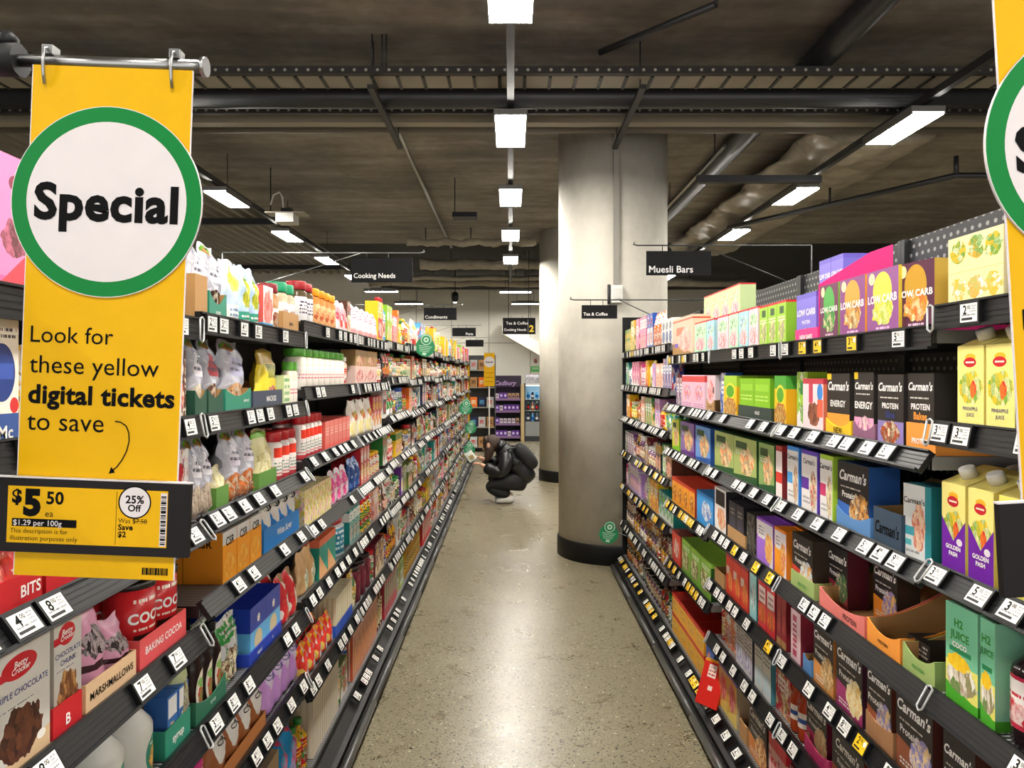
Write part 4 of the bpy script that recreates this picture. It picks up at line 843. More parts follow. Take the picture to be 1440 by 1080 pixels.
hero('R', 4, 1092, 1110, lambda w_: P_box(w_, 0.165, 0.1, pack('maroon_pair', '8A1E28', [('r', 0, 0, 1, 0.16, 'B48653'), ('f', 0.5, 0.5, 0.3, 0.2, 'C84A4A', '6A1018', 6.0)], 0.4, '7A1820', '8A2A30'), (), 'bar_box'), 'deep maroon bar box', 'bar box', n=2, rows=2, dep=0.1)
hero('R', 4, 1112, 1126, BX(0.16, 0.07, 'pink_slim', 'E8C4CC', [('r', 0.2, 0.1, 0.6, 0.9, 'B83A5A'), ('t', 0.2, 0.2, 0.6, 0.8, 6, 'F0E0E4')], (), '8A2438', 'A84A5A', 'bar_box'), 'pink and white slim bar box', 'bar box', rows=2, dep=0.07)
hero('R', 4, 1129, 1141, lambda w_: P_tray(w_, 0.26, 0.05, 0.15, M_BTRAY, 0.01), 'pale blue tray with kraft inside', 'display tray')
hero('R', 4, 1144, 1172, CARM('carm_tan', 'D8924A', 'E8C080', '9A6A3A', side='B8743A', h=0.18, d=0.06), 'black bar box with tan edge', 'muesli bar box', rows=2, dep=0.06)
hero('R', 4, 1176, 1213, CARM('carm_plum', 'A0306A', 'E8C070', 'F0E0B0', side='3A1428', h=0.185, d=0.08), 'black bar box with plum side', 'muesli bar box', rows=2, dep=0.08)
M_BRTRAY = mat('brown_card', 'A87850', 0.7)
hero('R', 4, 1217, 1256, lambda w_: P_tray(w_, 0.2, 0.06, 0.08, M_BRTRAY, 0.01), 'brown card tray of bar boxes', 'display tray')
hero('R', 4, 1219, 1254, CARM('carm_brown', 'A8583A', 'E8C890', '6A6AC0', side='5A2A1A', h=0.185, d=0.07), 'black bar box with brown edge', 'muesli bar box', y=0.02, z=0.003, mark=False, rows=2, dep=0.07)
hero('R', 4, 1260, 1312, CARM('carm_brown2', '8A4A2E', 'E8C890', '6A6AC0', side='4A2018', h=0.185, d=0.09), 'wide black bar box with brown edge', 'muesli bar box', rows=2, dep=0.09)
hero('R', 4, 1326, 1372, CARM('carm_brown3', '6A3424', 'C89A60', '5A2A1A', side='4A2018', h=0.17, d=0.09), 'dark brown bar box', 'muesli bar box')
hero('R', 4, 1378, 1420, lambda w_: P_bottle(w_ / 2, 0.16, mat('green_cap_body', '2E7A3A', 0.4), mat('lid_green', '2A8A3A', 0.4), 'juice_bottle', 0.5), 'squat green bottle', 'juice bottle')
# sixth and base shelves
hero('R', 5, 1035, 1058, BX(0.17, 0.07, 'white_lilac', 'D8D4D8', [('r', 0.1, 0.1, 0.9, 0.5, 'B0A8C8'), ('t', 0.1, 0.55, 0.9, 0.9, 4, '4A4A58'), ('f', 0.5, 0.3, 0.3, 0.2, '8A8AC0', 'F0F0F0', 6.0)], (), '3A3A48', None, 'cereal_box'), 'white and lilac cereal box', 'cereal box', n=2, rows=2, dep=0.07)
hero('R', 5, 1061, 1084, BX(0.19, 0.07, 'white_pale', 'E0E0DE', [('r', 0.1, 0.1, 0.9, 0.45, 'C0D4DC'), ('t', 0.1, 0.6, 0.9, 0.92, 4, '5A5A60')], (), '4A8A94', None, 'cereal_box'), 'white cereal box with pale blue panel', 'cereal box', n=2, rows=2, dep=0.07)
hero('R', 5, 1096, 1128, lambda w_: P_bottle(w_ / 2, 0.165, pack('sauce_bottle', 'A83A12', [('r', 0.1, 0.3, 0.9, 0.62, 'E8DCD0'), ('r', 0.1, 0.4, 0.9, 0.5, '2A4A8A')], 0.12), M_BLACK, 'drink_bottle', 0.5, 0.7, 0.12), 'amber drink bottle with white label', 'drink bottle', n=2, rows=2, dep=0.06)
M_MTRAY = mat('magenta_card', 'A82458', 0.6)
hero('R', 5, 1131, 1166, lambda w_: P_tray(w_, 0.2, 0.05, 0.13, M_MTRAY, 0.015), 'magenta card tray of bar boxes', 'display tray')
hero('R', 5, 1134, 1163, CARM('carm_magenta', 'C82A6A', 'E8D0A0', 'C89A60', side='6A1030', top='C83A78', h=0.165, d=0.07), 'black bar box with magenta top', 'muesli bar box', y=0.03, z=0.003, mark=False, rows=2, dep=0.07)
hero('R', 5, 1170, 1215, CARM('carm_rust', '8A3A22', 'E8C890', 'A86A3A', side='5A2418', h=0.165, d=0.08), 'black bar box with rust edge', 'muesli bar box', n=1, rows=2, dep=0.08)
tea = BX(0.105, 0.13, 'orange_red_tea', 'F2B028', [('b', 0.82, 1, 'D82A1E'), ('r', 0.1, 0.2, 0.9, 0.7, 'F4CA4A'), ('t', 0.15, 0.2, 0.85, 0.66, 4, 'B8481A')], (), 'E8A022', 'D82A1E', 'tea_box')
hero('R', 6, 930, 990, tea, 'orange and red tea box', 'tea box', n=4, rows=2, dep=0.13, stack=2, h=0.105, k=3)
hero('R', 6, 993, 1008, BX(0.19, 0.1, 'cobalt_box', '2A5ABE', [('f', 0.4, 0.5, 0.3, 0.35, 'C82A3A', 'E0D8D0', 6.0), ('r', 0.6, 0, 1, 1, '2A62C8')], (), '2A62C8', '3A72D0', 'cereal_box'), 'cobalt blue cereal box', 'cereal box', rows=1)
hero('R', 6, 1011, 1036, BX(0.2, 0.09, 'berry_box', 'D8B04A', [('b', 0.84, 1, '7A5AB8'), ('f', 0.5, 0.5, 0.35, 0.28, 'B8283A', 'E8A0A0', 6.0), ('g', 0.2, 0.2, 'E8D06A')], (), 'C8B090', '8A6AC0', 'cereal_box'), 'golden berry cereal box with purple top', 'cereal box', n=2, rows=2, dep=0.09)
hero('R', 6, 1040, 1050, lambda w_: P_tray(w_, 0.25, 0.07, 0.12, M_KRAFT, 0.0), 'small kraft tray near the rail', 'display tray')
hero('R', 6, 1053, 1078, CARM('carm_toast', 'D8843A', 'A85A2A', 'E8B070', side='3A2A1E', h=0.2, d=0.08), 'black cereal box with orange base', 'cereal box', rows=2, dep=0.08)
hero('R', 6, 1081, 1112, BX(0.18, 0.08, 'red_time', 'D8283A', [('s', 6.0, 0.5, 'F0E8E4'), ('b', 0.75, 1.0, 'D8283A'), ('b', 0, 0.12, 'E8C05A')], [('Time', 0.45, 0.55, 0.3, 'r', 0.03, 0.2)], '8A1A24', 'C82A3A', 'cereal_box'), 'red and white striped box', 'cereal box', n=2, rows=2, dep=0.08)
# the red box slipping over the base rail
p_ = tea
fb = BX(0.19, 0.04, 'fallen_red', 'D82218', [('r', 0.25, 0.62, 0.62, 0.9, 'F0D8D0'), ('t', 0.28, 0.64, 0.6, 0.88, 3, 'B84A3A'), ('r', 0.4, 0.34, 0.6, 0.44, 'F0D8D0'), ('b', 0.95, 1.0, 'F4A81E')], (), 'E8501E', 'F4A81E', 'tea_box')(0.1)
d_f = 3.2
fo = link('tea_box', fb[0][1], None, (XR - 0.045, d_f, 0.131), (radians(-20), radians(6), ROT['R'] + radians(48)))
tag(fo, 'red tea box slipping forward over the base rail of the muesli shelving', 'tea box')

# ---------------------------------------------------------------- hero packs, baking side
hero('L', 0, -40, 46, BX(0.2, 0.1, 'pink_box', 'F08CC8', [('b', 0.0, 0.12, 'F06AB0'), ('e', 0.7, 0.8, 0.12, 0.06, '8A2A4A'), ('f', 0.7, 0.4, 0.25, 0.14, 'C86A8A', '5A2A2A', 6.0), ('g', 0.1, 0.5, 'E84A5A')], (), 'E87AC0', 'F4A0D4', 'baking_box'), 'bright pink baking box', 'baking box', k=0)
M_PKCARD = mat('pink_card', 'F07AC0', 0.5)
hero('L', 0, 60, 130, BX(0.19, 0.1, 'pink_box', 'F08CC8', (), (), None, None, 'baking_box'), 'bright pink baking box', 'baking box', n=1)
hero('L', 1, -40, 27, BX(0.19, 0.1, 'white_blue', 'F0EEE6', [('b', 0, 0.24, '3A5AA0'), ('e', 0.62, 0.55, 0.3, 0.22, '27408A'), ('r', 0.36, 0.5, 0.88, 0.62, '3A5AB8'), ('e', 0.9, 0.3, 0.1, 0.06, 'D8383A'), ('t', 0.4, 0.8, 0.95, 0.9, 2, '3A2A2A')], [('Mc', 0.7, 0.1, 0.14, 'w', 0.02)], 'F0EEE6', 'F0EEE6', 'flour_box'), 'white box with navy badge', 'baking box', k=0)
M_RTRAY = mat('red_card', 'C8222A', 0.5); M_CTRAY = mat('coral_card', 'E2575A', 0.5); M_BEIGE = mat('beige_card', 'E0BC94', 0.6); M_TEAL = mat('teal_card', '2A8A70', 0.55)
M_DGT = mat('forest_card', '23503E', 0.55); M_CHT = mat('slate_blue_card', '3A4458', 0.55); M_MGT = mat('leaf_card', '5A8A3A', 0.6); M_CBT = mat('sugar_blue_card', '2A80CC', 0.45); M_NAVY = mat('royal_blue_card', '1C3AA8', 0.4)
hero('L', 2, -30, 60, lambda w_: P_tray(w_, 0.2, 0.05, 0.08, M_RTRAY, 0.0, [('BITS', 0.8, 0.5, 0.5, 'w', 0.02)]), 'red card tray of foil bags', 'display tray', k=0)
hero('L', 2, 64, 128, lambda w_: P_tray(w_, 0.2, 0.045, 0.08, M_RTRAY, 0.0), 'second red card tray with foil bags', 'display tray')
foil = PO(0.1, 0.05, 'red_foil', 'C83A38', [('p', 5, ['C83A38', 'E88A70', '8A1E22', 'E8C0B0'], 0.4)], (), 'foil_bag', 3, 0.02, 0.2, 0.5)
hero('L', 2, -26, 57, foil, 'shiny red foil bag', 'foil bag', n=2, y=0.02, z=0.003, mark=False, k=0)
hero('L', 2, 67, 126, foil, 'shiny red foil bag', 'foil bag', n=2, y=0.02, z=0.003, mark=False)
# cake mix boxes
def cake(mn, fa, fb, title, t2=''):
    return BX(0.2, 0.05, mn, 'CFCBC4', [('b', 0.95, 1, 'B81E28'), ('g', 0.12, 0.12, 'D8B890'), ('f', 0.5, 0.26, 0.36, 0.2, fa, fb, 8.0, '6A3E28'), ('e', 0.46, 0.76, 0.3, 0.09, 'C81E2A'), ('r', 0.0, 0.7, 0.3, 0.76, 'C81E2A'), ('t', 0.1, 0.47, 0.7, 0.49, 1, '8A8A90'), ('e', 0.84, 0.14, 0.08, 0.035, 'F0ECE4')],
    [('Betty', 0.48, 0.78, 0.07, 'w', 0.015, 0.2, 0.5), ('Crocker', 0.48, 0.735, 0.06, 'w', 0.015, 0.2, 0.5), (title, 0.5, 0.58 if not t2 else 0.61, 0.065, 'b', 0.008)] + ([(t2, 0.5, 0.54, 0.06, 'b', 0.008)] if t2 else []), 'C0B8AC', 'B81E28', 'cake_mix_box', 0.3)
hero('L', 3, -14, 71, cake('cake_triple', '3A2018', '5A3222', 'TRIPLE CHOCOLATE'), 'grey and red brownie mix box with chocolate block', 'cake mix box', k=0)
hero('L', 3, 74, 116, lambda w_: P_tray(w_, 0.12, 0.05, 0.09, M_RTRAY, 0.0, [('B', 0.5, 0.4, 0.5, 'w', 0.02)]), 'red card tray of cookie mix', 'display tray')
hero('L', 3, 75, 115, cake('cake_choc', 'C8945A', '8A5A32', 'CHOCOLATE', 'CHUNK'), 'grey and red cookie mix box', 'cake mix box', y=0.022, z=0.003, mark=False, rows=2, dep=0.05)
hero('L', 3, 120, 192, lambda w_: P_tray(w_, 0.2, 0.05, 0.07, M_BEIGE, 0.0, [('MARSHMALLOWS', 0.5, 0.5, 0.5, 'k', 0.02)]), 'beige card tray lettered marshmallows', 'display tray')
hero('L', 3, 123, 158, PO(0.17, 0.07, 'marsh_pouch', 'D898B4', [('f', 0.5, 0.62, 0.4, 0.16, '2A1E22', 'B8A8AC', 8.0, '3A2A2E'), ('r', 0, 0.34, 1, 0.42, '3A1A22'), ('b', 0.88, 1.0, 'E0A8C0')], (), 'marshmallow_pouch', 4), 'glossy pink marshmallow pouch', 'food pouch', y=0.02, z=0.003, mark=False)
hero('L', 3, 160, 189, PO(0.12, 0.07, 'marsh_pouch', 'D898B4', (), (), 'marshmallow_pouch', 5), 'glossy pink marshmallow pouch', 'food pouch', y=0.02, z=0.003, mark=False)
hero('L', 3, 196, 262, lambda w_: P_tray(w_, 0.22, 0.06, 0.08, M_CTRAY, 0.0, [('BAKING COCOA', 0.5, 0.55, 0.35, 'w', 0.015)]), 'coral card tray lettered baking cocoa', 'display tray')
hero('L', 3, 198, 260, lambda w_: P_can(w_ / 2, 0.155, pack('cocoa_tin', 'C81E24', [('r', 0.2, 0.14, 0.8, 0.36, '3A1A14'), ('t', 0.2, 0.75, 0.8, 0.85, 1, 'F0D8C8'), ('t', 0.2, 0.4, 0.8, 0.46, 1, 'F0D8C8')], 0.25), mat('tin_lid', '1E1A1A', 0.3), 'cocoa_tin', [('COCOA', 0.5, 0.58, 0.19, 'w', 0.035)]), 'red cocoa tin with dark lid', 'cocoa tin', n=2, y=0.022, z=0.003, mark=False, rows=2, dep=0.09)
milk = lambda w_: P_bottle(w_ / 2, 0.168, pack('milk_bottle', 'C4C3BC', [('e', 0.62, 0.3, 0.2, 0.26, '1E7A62'), ('f', 0.62, 0.24, 0.15, 0.16, 'E8B85A', '4A2A1A', 6.0), ('t', 0.5, 0.42, 0.74, 0.47, 1, 'F0F0E8')], 0.35), mat('lid_teal', '1B8A70', 0.35), 'milk_bottle', 0.42, 0.66, 0.09, 20)
busy('L', 4, 0, 0.95, 1.33)
hero('L', 4, 20, 120, milk, 'grey white plastic bottle with teal cap', 'plastic bottle', n=2)
hero('L', 4, 146, 230, milk, 'grey white plastic bottle with teal cap', 'plastic bottle', n=2)
hero('L', 4, 232, 268, lambda w_: P_tray(w_, 0.2, 0.06, 0.09, M_TEAL, 0.0, [('syrup', 0.5, 0.5, 0.4, 'w', 0.02)]), 'teal card tray of blue packs', 'display tray')
hero('L', 4, 235, 265, BX(0.12, 0.05, 'blue_white', '2A6AB8', [('r', 0.1, 0.6, 0.9, 0.95, 'F0F0F0'), ('f', 0.5, 0.3, 0.3, 0.2, 'E8B85A', 'F4F0E0', 6.0)], (), '2A5AA0', None, 'baking_packet'), 'blue and white packet', 'packet', n=2, y=0.02, z=0.003, mark=False)
# bay 1 top shelf
def clear(mn, nuts, nuts2, lab='E8E4EC'): return PO(0.19, 0.07, mn, 'BCBCC8', [('p', 7, ['C8C8D4', '9A9AA8', 'DCDCE4'], 0.3), ('f', 0.5, 0.18, 0.5, 0.22, nuts, nuts2, 10.0, 'D8C8B0'), ('r', 0.2, 0.5, 0.8, 0.78, lab), ('t', 0.25, 0.55, 0.75, 0.72, 2, '6A6A7A'), ('f', 0.35, 0.9, 0.3, 0.06, '6AB83A', 'C8304A', 5.0)], (), 'nut_pouch', 7, 0.06, 0.12, 0.6, None, 0.012)
hero('L', 0, 274, 292, lambda w_: P_tray(w_, 0.2, 0.1, 0.13, M_KRAFT, 0.0), 'plain kraft tray at the bay end', 'display tray')
hero('L', 0, 294, 319, lambda w_: P_tray(w_, 0.2, 0.07, 0.09, M_TEAL, 0.03, [('nuts', 0.5, 0.3, 0.25, 'w', 0.01)]), 'teal card tray with date pouch', 'display tray')
hero('L', 0, 276, 290, clear('clear_dates', '4A2A22', '2A1A16'), 'clear grey nut pouch', 'food pouch', y=0.025, z=0.003, mark=False)
hero('L', 0, 296, 317, clear('clear_dates', '4A2A22', '2A1A16'), 'clear grey nut pouch', 'food pouch', y=0.025, z=0.003, mark=False)
hero('L', 0, 322, 342, PO(0.17, 0.06, 'pale_yellow_bag', 'C8D8EC', [('f', 0.5, 0.7, 0.3, 0.2, 'D8D82A', 'F0E88A', 6.0), ('r', 0.1, 0.05, 0.9, 0.3, 'F0F0EC'), ('t', 0.2, 0.1, 0.8, 0.26, 2, '6A8AB8')], (), 'nut_pouch', 8, crumple=0.01), 'pale blue pouch with yellow print', 'food pouch')
hero('L', 0, 343, 368, PO(0.17, 0.06, 'pale_blue_bag', 'BCD4F0', [('f', 0.5, 0.55, 0.3, 0.25, 'E0C82A', '5A9A3A', 6.0), ('r', 0, 0, 1, 0.24, '3A9A80'), ('t', 0.2, 0.05, 0.8, 0.2, 2, 'F0F4F0')], (), 'nut_pouch', 9, crumple=0.01), 'pale blue pouch with teal base', 'food pouch', n=2)
hero('L', 0, 370, 384, BX(0.13, 0.07, 'red_white_tub', 'F0E8E4', [('f', 0.5, 0.5, 0.45, 0.4, 'E8483A', 'F0B0A8', 4.0), ('b', 0, 0.16, '3A9AD0')], (), 'E05A50', 'F0E8E4', 'baking_packet'), 'white and red packet', 'packet', n=1)
gl = lambda mn, base, L, lid, h=0.14: JR(h, mn, base, L, lid)
hero('L', 0, 386, 396, gl('jar_mix', 'B88A5A', [('r', 0.1, 0.1, 0.9, 0.6, 'F0ECE4'), ('f', 0.5, 0.3, 0.3, 0.2, '8A3A2A', 'C8B090', 6.0)], '8A1E2A', 0.15), 'jar with dark red lid', 'jar', n=1)
hero('L', 0, 398, 420, lambda w_: P_tray(w_, 0.2, 0.07, 0.08, M_KRAFT, 0.0, [('spices', 0.5, 0.5, 0.25, 'k', 0.01)]), 'kraft tray of green lidded jars', 'display tray')
hero('L', 0, 399, 419, gl('jar_green', 'C8B89A', [('r', 0.1, 0.3, 0.9, 0.75, 'E8E8E0'), ('f', 0.5, 0.4, 0.25, 0.2, '8A2A3A', 'D8D0C0', 6.0)], '1E9A6A', 0.165), 'jar with bright green lid', 'jar', n=2, y=0.02, z=0.003, mark=False)
hero('L', 0, 427, 444, gl('jar_red', '5A4A32', [('r', 0.05, 0.1, 0.95, 0.8, 'E4E2E4'), ('t', 0.2, 0.3, 0.8, 0.7, 4, '4A3A5A')], 'A81E26', 0.155), 'jar with red lid and white label', 'jar', n=2)
hero('L', 0, 446, 475, gl('jar_orange', 'D8803A', [('r', 0.1, 0.1, 0.9, 0.75, 'E8B078'), ('f', 0.5, 0.4, 0.3, 0.25, 'B84A1E', 'F0C890', 6.0)], 'F29A12', 0.15), 'jar with orange lid', 'jar', n=4)
hero('L', 0, 477, 490, PO(0.14, 0.05, 'pink_sachet', 'F0D4D8', [('f', 0.4, 0.6, 0.35, 0.25, 'D83A4A', 'F0B0B8', 5.0), ('e', 0.6, 0.3, 0.2, 0.12, 'E04A3A')], (), 'food_packet', 12), 'pink and white sachet', 'packet', n=2)
hero('L', 0, 492, 532, PO(0.15, 0.05, 'white_pink_sachet', 'F0E6EC', [('t', 0.2, 0.55, 0.8, 0.9, 4, 'C84A6A'), ('b', 0, 0.25, 'F0A8A8')], (), 'food_packet', 13), 'white sachet with pink print', 'packet', n=5)
# bay 1 second shelf
hero('L', 1, 274, 291, lambda w_: P_tray(w_, 0.2, 0.065, 0.08, M_DGT, 0.02), 'forest green card tray at bay end', 'display tray')
hero('L', 1, 293, 314, lambda w_: P_tray(w_, 0.2, 0.065, 0.08, M_DGT, 0.02), 'forest green card tray with clear pouch', 'display tray')
hero('L', 1, 276, 289, clear('clear_white', 'E0D8C8', 'B8A890'), 'clear silver nut pouch', 'food pouch', y=0.025, z=0.003, mark=False)
hero('L', 1, 295, 312, clear('clear_brown', '5A3A30', '8A6A58', 'B8505A'), 'clear brown nut pouch', 'food pouch', y=0.03, z=0.003, mark=False)
hero('L', 1, 317, 353, lambda w_: P_tray(w_, 0.2, 0.065, 0.08, M_TEAL, 0.02, [('almond', 0.8, 0.5, 0.2, 'w', 0.01)]), 'teal card tray with clear pouch', 'display tray')
hero('L', 1, 322, 350, clear('clear_teal', 'D8A878', '8A5A3A', 'B4B4D0'), 'clear violet tinted nut pouch', 'food pouch', y=0.022, z=0.003, mark=False)
hero('L', 1, 356, 397, lambda w_: P_tray(w_, 0.2, 0.055, 0.13, M_CHT, 0.0, [("MACKIES", 0.6, 0.55, 0.4, 'w', 0.02)]), 'slate blue card tray of yellow packs', 'display tray')
hero('L', 1, 372, 395, PO(0.175, 0.06, 'yellow_choc', 'E8D03A', [('b', 0.75, 1.0, 'B8983A'), ('r', 0.3, 0.5, 0.9, 0.74, '8A8A30'), ('f', 0.5, 0.2, 0.4, 0.16, 'F0D820', 'C84A8A', 5.0, '8A3A20')], (), 'food_pouch', 14), 'tall yellow chocolate pack', 'food pouch', y=0.02, z=0.003, mark=False)
hero('L', 1, 399, 408, BX(0.1, 0.08, 'green_cream', 'E8ECC8', [('t', 0.1, 0.1, 0.9, 0.95, 4, '4A9A4A')], (), 'C8D8A0', None, 'baking_packet'), 'cream and green packet', 'packet')
hero('L', 1, 410, 423, gl('jar_glucose', 'E4DCCC', [('r', 0, 0.1, 1, 0.7, 'F0E8E0'), ('t', 0.1, 0.3, 0.9, 0.5, 2, 'D87A8A')], '5AA838', 0.145), 'white jar with grass green lid', 'jar', n=2)
hero('L', 1, 426, 487, gl('jar_glucose', 'E4DCCC', (), '5AA838', 0.145), 'white jar with grass green lid', 'jar', n=8)
hero('L', 1, 500, 530, BX(0.17, 0.07, 'meringue', 'B08A5A', [('b', 0, 0.55, 'E8C8BC'), ('f', 0.5, 0.25, 0.45, 0.2, 'C83A3A', 'F0E0D8', 6.0), ('f', 0.4, 0.7, 0.3, 0.15, 'A82A3A', 'E0C8A0', 5.0)], (), '9A7A4A', None, 'baking_box'), 'kraft and pink meringue box', 'baking box', n=2)
# bay 1 third shelf
hero('L', 2, 274, 302, clear('clear_silver', 'C8B8A8', '8A7868'), 'clear silver grey nut pouch', 'food pouch', n=2)
hero('L', 2, 304, 322, lambda w_: P_tray(w_, 0.2, 0.055, 0.06, M_MGT, 0.0), 'small leaf green card tray', 'display tray')
hero('L', 2, 305, 321, PO(0.1, 0.05, 'cashew', 'E0D8A8', [('p', 8, ['E8E0B8', 'C8B87A', 'F0ECD8'], 0.3)], (), 'nut_pouch', 15), 'pale cashew pouch in green tray', 'food pouch', y=0.02, z=0.003, mark=False)
hero('L', 2, 324, 362, clear('clear_almond', 'C8703A', '8A4A22', 'D8D4E0'), 'clear pouch of orange brown nuts', 'food pouch', n=2)
hero('L', 2, 364, 389, lambda w_: P_tray(w_, 0.2, 0.05, 0.06, M_MGT, 0.0), 'leaf green card tray of cream pouch', 'display tray')
hero('L', 2, 366, 387, PO(0.17, 0.06, 'cream_green', 'E8E0A8', [('b', 0.84, 0.95, '7AB83A'), ('f', 0.5, 0.4, 0.4, 0.3, 'F0ECC8', 'C8B878', 7.0)], (), 'nut_pouch', 16), 'cream pouch with green band', 'food pouch', y=0.02, z=0.003, mark=False)
rj = gl('jar_sprinkle', 'E8DCD8', [('b', 0, 0.14, 'C8404A'), ('r', 0.2, 0.6, 0.75, 0.85, 'D8341E'), ('t', 0.2, 0.25, 0.9, 0.5, 3, '5A8A7A'), ('b', 0.18, 0.22, 'D88A8A')], 'B81A22', 0.155)
hero('L', 2, 391, 422, rj, 'white jar with deep red lid', 'jar', n=3, rows=2, dep=0.075)
hero('L', 2, 427, 455, rj, 'white jar with deep red lid', 'jar', n=5, rows=2, dep=0.065)
hero('L', 2, 457, 492, BX(0.115, 0.08, 'coral_pack', 'E88A80', [('s', 3.0, 0.4, 'D85A50'), ('r', 0, 0, 1, 0.2, 'E8605A'), ('t', 0.2, 0.5, 0.8, 0.8, 3, 'F4D8D0')], (), 'D8584E', 'E05A50', 'baking_packet'), 'coral red baking packet', 'packet', n=6, rows=2, dep=0.08)
hero('L', 2, 496, 527, PO(0.18, 0.06, 'pale_pouch', 'E8DCD0', [('f', 0.5, 0.6, 0.3, 0.14, 'C8282A', '8AB848', 4.0), ('f', 0.3, 0.25, 0.3, 0.2, 'E8D87A', 'F0E8D8', 5.0)], (), 'food_pouch', 17), 'pale cream pouch with red badge', 'food pouch', n=3)
# bay 1 fourth shelf
busy('L', 1, 3, front_d('L', 272), front_d('L', 312))
hero('L', 3, 300, 330, BX(0.06, 0.08, 'kraft_low', 'C89A6A', [('s', 4, 0.4, 'A87848')], (), 'B88A5A', 'B8885A', 'baking_packet'), 'low kraft packet', 'packet', n=2, y=0.2, mark=False)
hero('L', 3, 313, 368, BX(0.128, 0.1, 'sugar_orange', 'F29A1E', [('r', 0, 0.62, 1, 1, 'D8D4D0'), ('w', 0.75, 0.0, 'F29A1E'), ('f', 0.5, 0.3, 0.4, 0.24, 'F4B03A', 'E88A1A', 5.0, 'F8C860'), ('r', 0.1, 0.9, 0.2, 0.98, 'D8D4D0')], [('CSR', 0.5, 0.8, 0.24, 'k', 0.02), ('<CSR', 0.5, 0.78, 0.2, 'k', 0.02, 0)], 'E08A1A', 'B8B0A4', 'sugar_box'), 'orange and white sugar cube box', 'sugar box', n=3, rows=2, dep=0.1)
M_SB = 'sugar_blue_bag'
hero('L', 3, 371, 421, lambda w_: P_tray(w_, 0.2, 0.07, 0.075, M_CBT, 0.0, [('White Sugar', 0.55, 0.55, 0.42, 'w', 0.02, 0.15)]), 'bright blue card tray lettered white sugar', 'display tray')
hero('L', 3, 373, 419, PO(0.165, 0.05, 'sugar_blue_bag', '2A80CC', [('r', 0, 0.66, 1, 1, 'D4CEC6'), ('e', 0.5, 0.66, 0.4, 0.3, 'D4CEC6'), ('t', 0.2, 0.2, 0.8, 0.28, 1, 'F0F0F0')], [('CSR', 0.5, 0.74, 0.17, 'k', 0.02)], 'sugar_bag', 18, 0.02, 0.5, 0.1), 'blue and white sugar bag', 'sugar bag', n=4, y=0.02, z=0.003, mark=False, rows=2, dep=0.055)
hero('L', 3, 428, 466, BX(0.13, 0.07, 'flower_pack', 'F0DC78', [('p', 9, ['F0DC78', 'E8A0B8', 'F8F4E0', 'E8D04A', 'A8B858'], 0.15)], (), 'E8C85A', 'E8D880', 'baking_packet'), 'yellow and pink flowered packet', 'packet', n=4, rows=2, dep=0.07)
hero('L', 3, 468, 492, PO(0.14, 0.05, 'pink_mag', 'E85A9A', [('p', 6, ['E83A8A', 'F0B0D0', 'F4F0F0', '5AB8A8'], 0.2)], (), 'food_packet', 19), 'pink and mint packet', 'packet', n=3)
hero('L', 3, 494, 508, PO(0.15, 0.06, 'navy_bag', '2A4A8A', [('p', 6, ['1E3260', '5A82C8', 'C8D8F0'], 0.4)], (), 'food_packet', 20, bump=0.6), 'crumpled navy foil packet', 'packet', n=2)
# bay 1 fifth shelf
hero('L', 4, 275, 318, lambda w_: P_tray(w_, 0.2, 0.055, 0.08, mat('bottle_green_card', '2A6A50', 0.5), 0.02, [('syrup', 0.55, 0.4, 0.25, 'w', 0.01)]), 'bottle green card tray of dark bottles', 'display tray')
hero('L', 4, 277, 316, lambda w_: P_bottle(w_ / 2, 0.19, pack('dark_syrup', '1E0C0A', [('e', 0.55, 0.35, 0.28, 0.33, 'E8E0D0'), ('f', 0.55, 0.3, 0.2, 0.2, 'C83A3A', '4A8A3A', 5.0), ('f', 0.55, 0.5, 0.2, 0.08, '7AB848', 'E8E0D0', 4.0)], 0.12), M_BLACK, 'syrup_bottle', 0.4, 0.7, 0.12, 16), 'dark syrup bottle with white label', 'syrup bottle', n=3, y=0.02, z=0.003, mark=False, rows=2, dep=0.06)
hero('L', 4, 258, 271, PO(0.2, 0.06, 'olive_floral', 'B8BE90', [('f', 0.5, 0.35, 0.45, 0.3, '8A7A5A', 'C8C8A0', 10.0, '6A5A7A'), ('t', 0.2, 0.7, 0.8, 0.8, 1, '7A8A4A')], (), 'flour_pouch', 21), 'olive green flour pouch with flowers', 'food pouch')
hero('L', 4, 350, 396, lambda w_: P_tray(w_, 0.22, 0.035, 0.04, M_NAVY, 0.0, [('equal', 0.3, 0.5, 0.5, 'w', 0.02), ('e', 0.7, 0.5, 0.5, 'w', 0.02)]), 'royal blue card tray of sweetener', 'display tray')
hero('L', 4, 352, 394, BX(0.15, 0.17, 'sweetener', '5AA8DC', [('b', 0.54, 1.0, '1A3AA8'), ('e', 0.5, 0.3, 0.25, 0.2, 'C8B890'), ('b', 0.0, 0.06, '3A88C8')], [('e', 0.5, 0.76, 0.3, 'w', 0.03, 0.2), ('<equal', 0.5, 0.74, 0.26, 'w', 0.02, 0.1)], '5AA8DC', '14288A', 'sweetener_box', 0.25), 'royal and sky blue sweetener box', 'sweetener box', n=2, y=0.02, z=0.003, mark=False)
hero('L', 4, 399, 422, PO(0.16, 0.07, 'red_green_bag', 'C82A32', [('p', 5, ['C8202A', 'E8D8D0', '2A7A3A', 'D83A3A'], 0.35)], (), 'sweet_packet', 22), 'red and green packet', 'packet', n=2, rows=2, dep=0.07)
hero('L', 4, 427, 446, PO(0.15, 0.06, 'kraft_pouch', 'C8A070', [('f', 0.6, 0.3, 0.3, 0.3, 'F0E8D8', '6A8A4A', 5.0)], (), 'flour_pouch', 23), 'kraft brown flour pouch', 'food pouch', n=2)
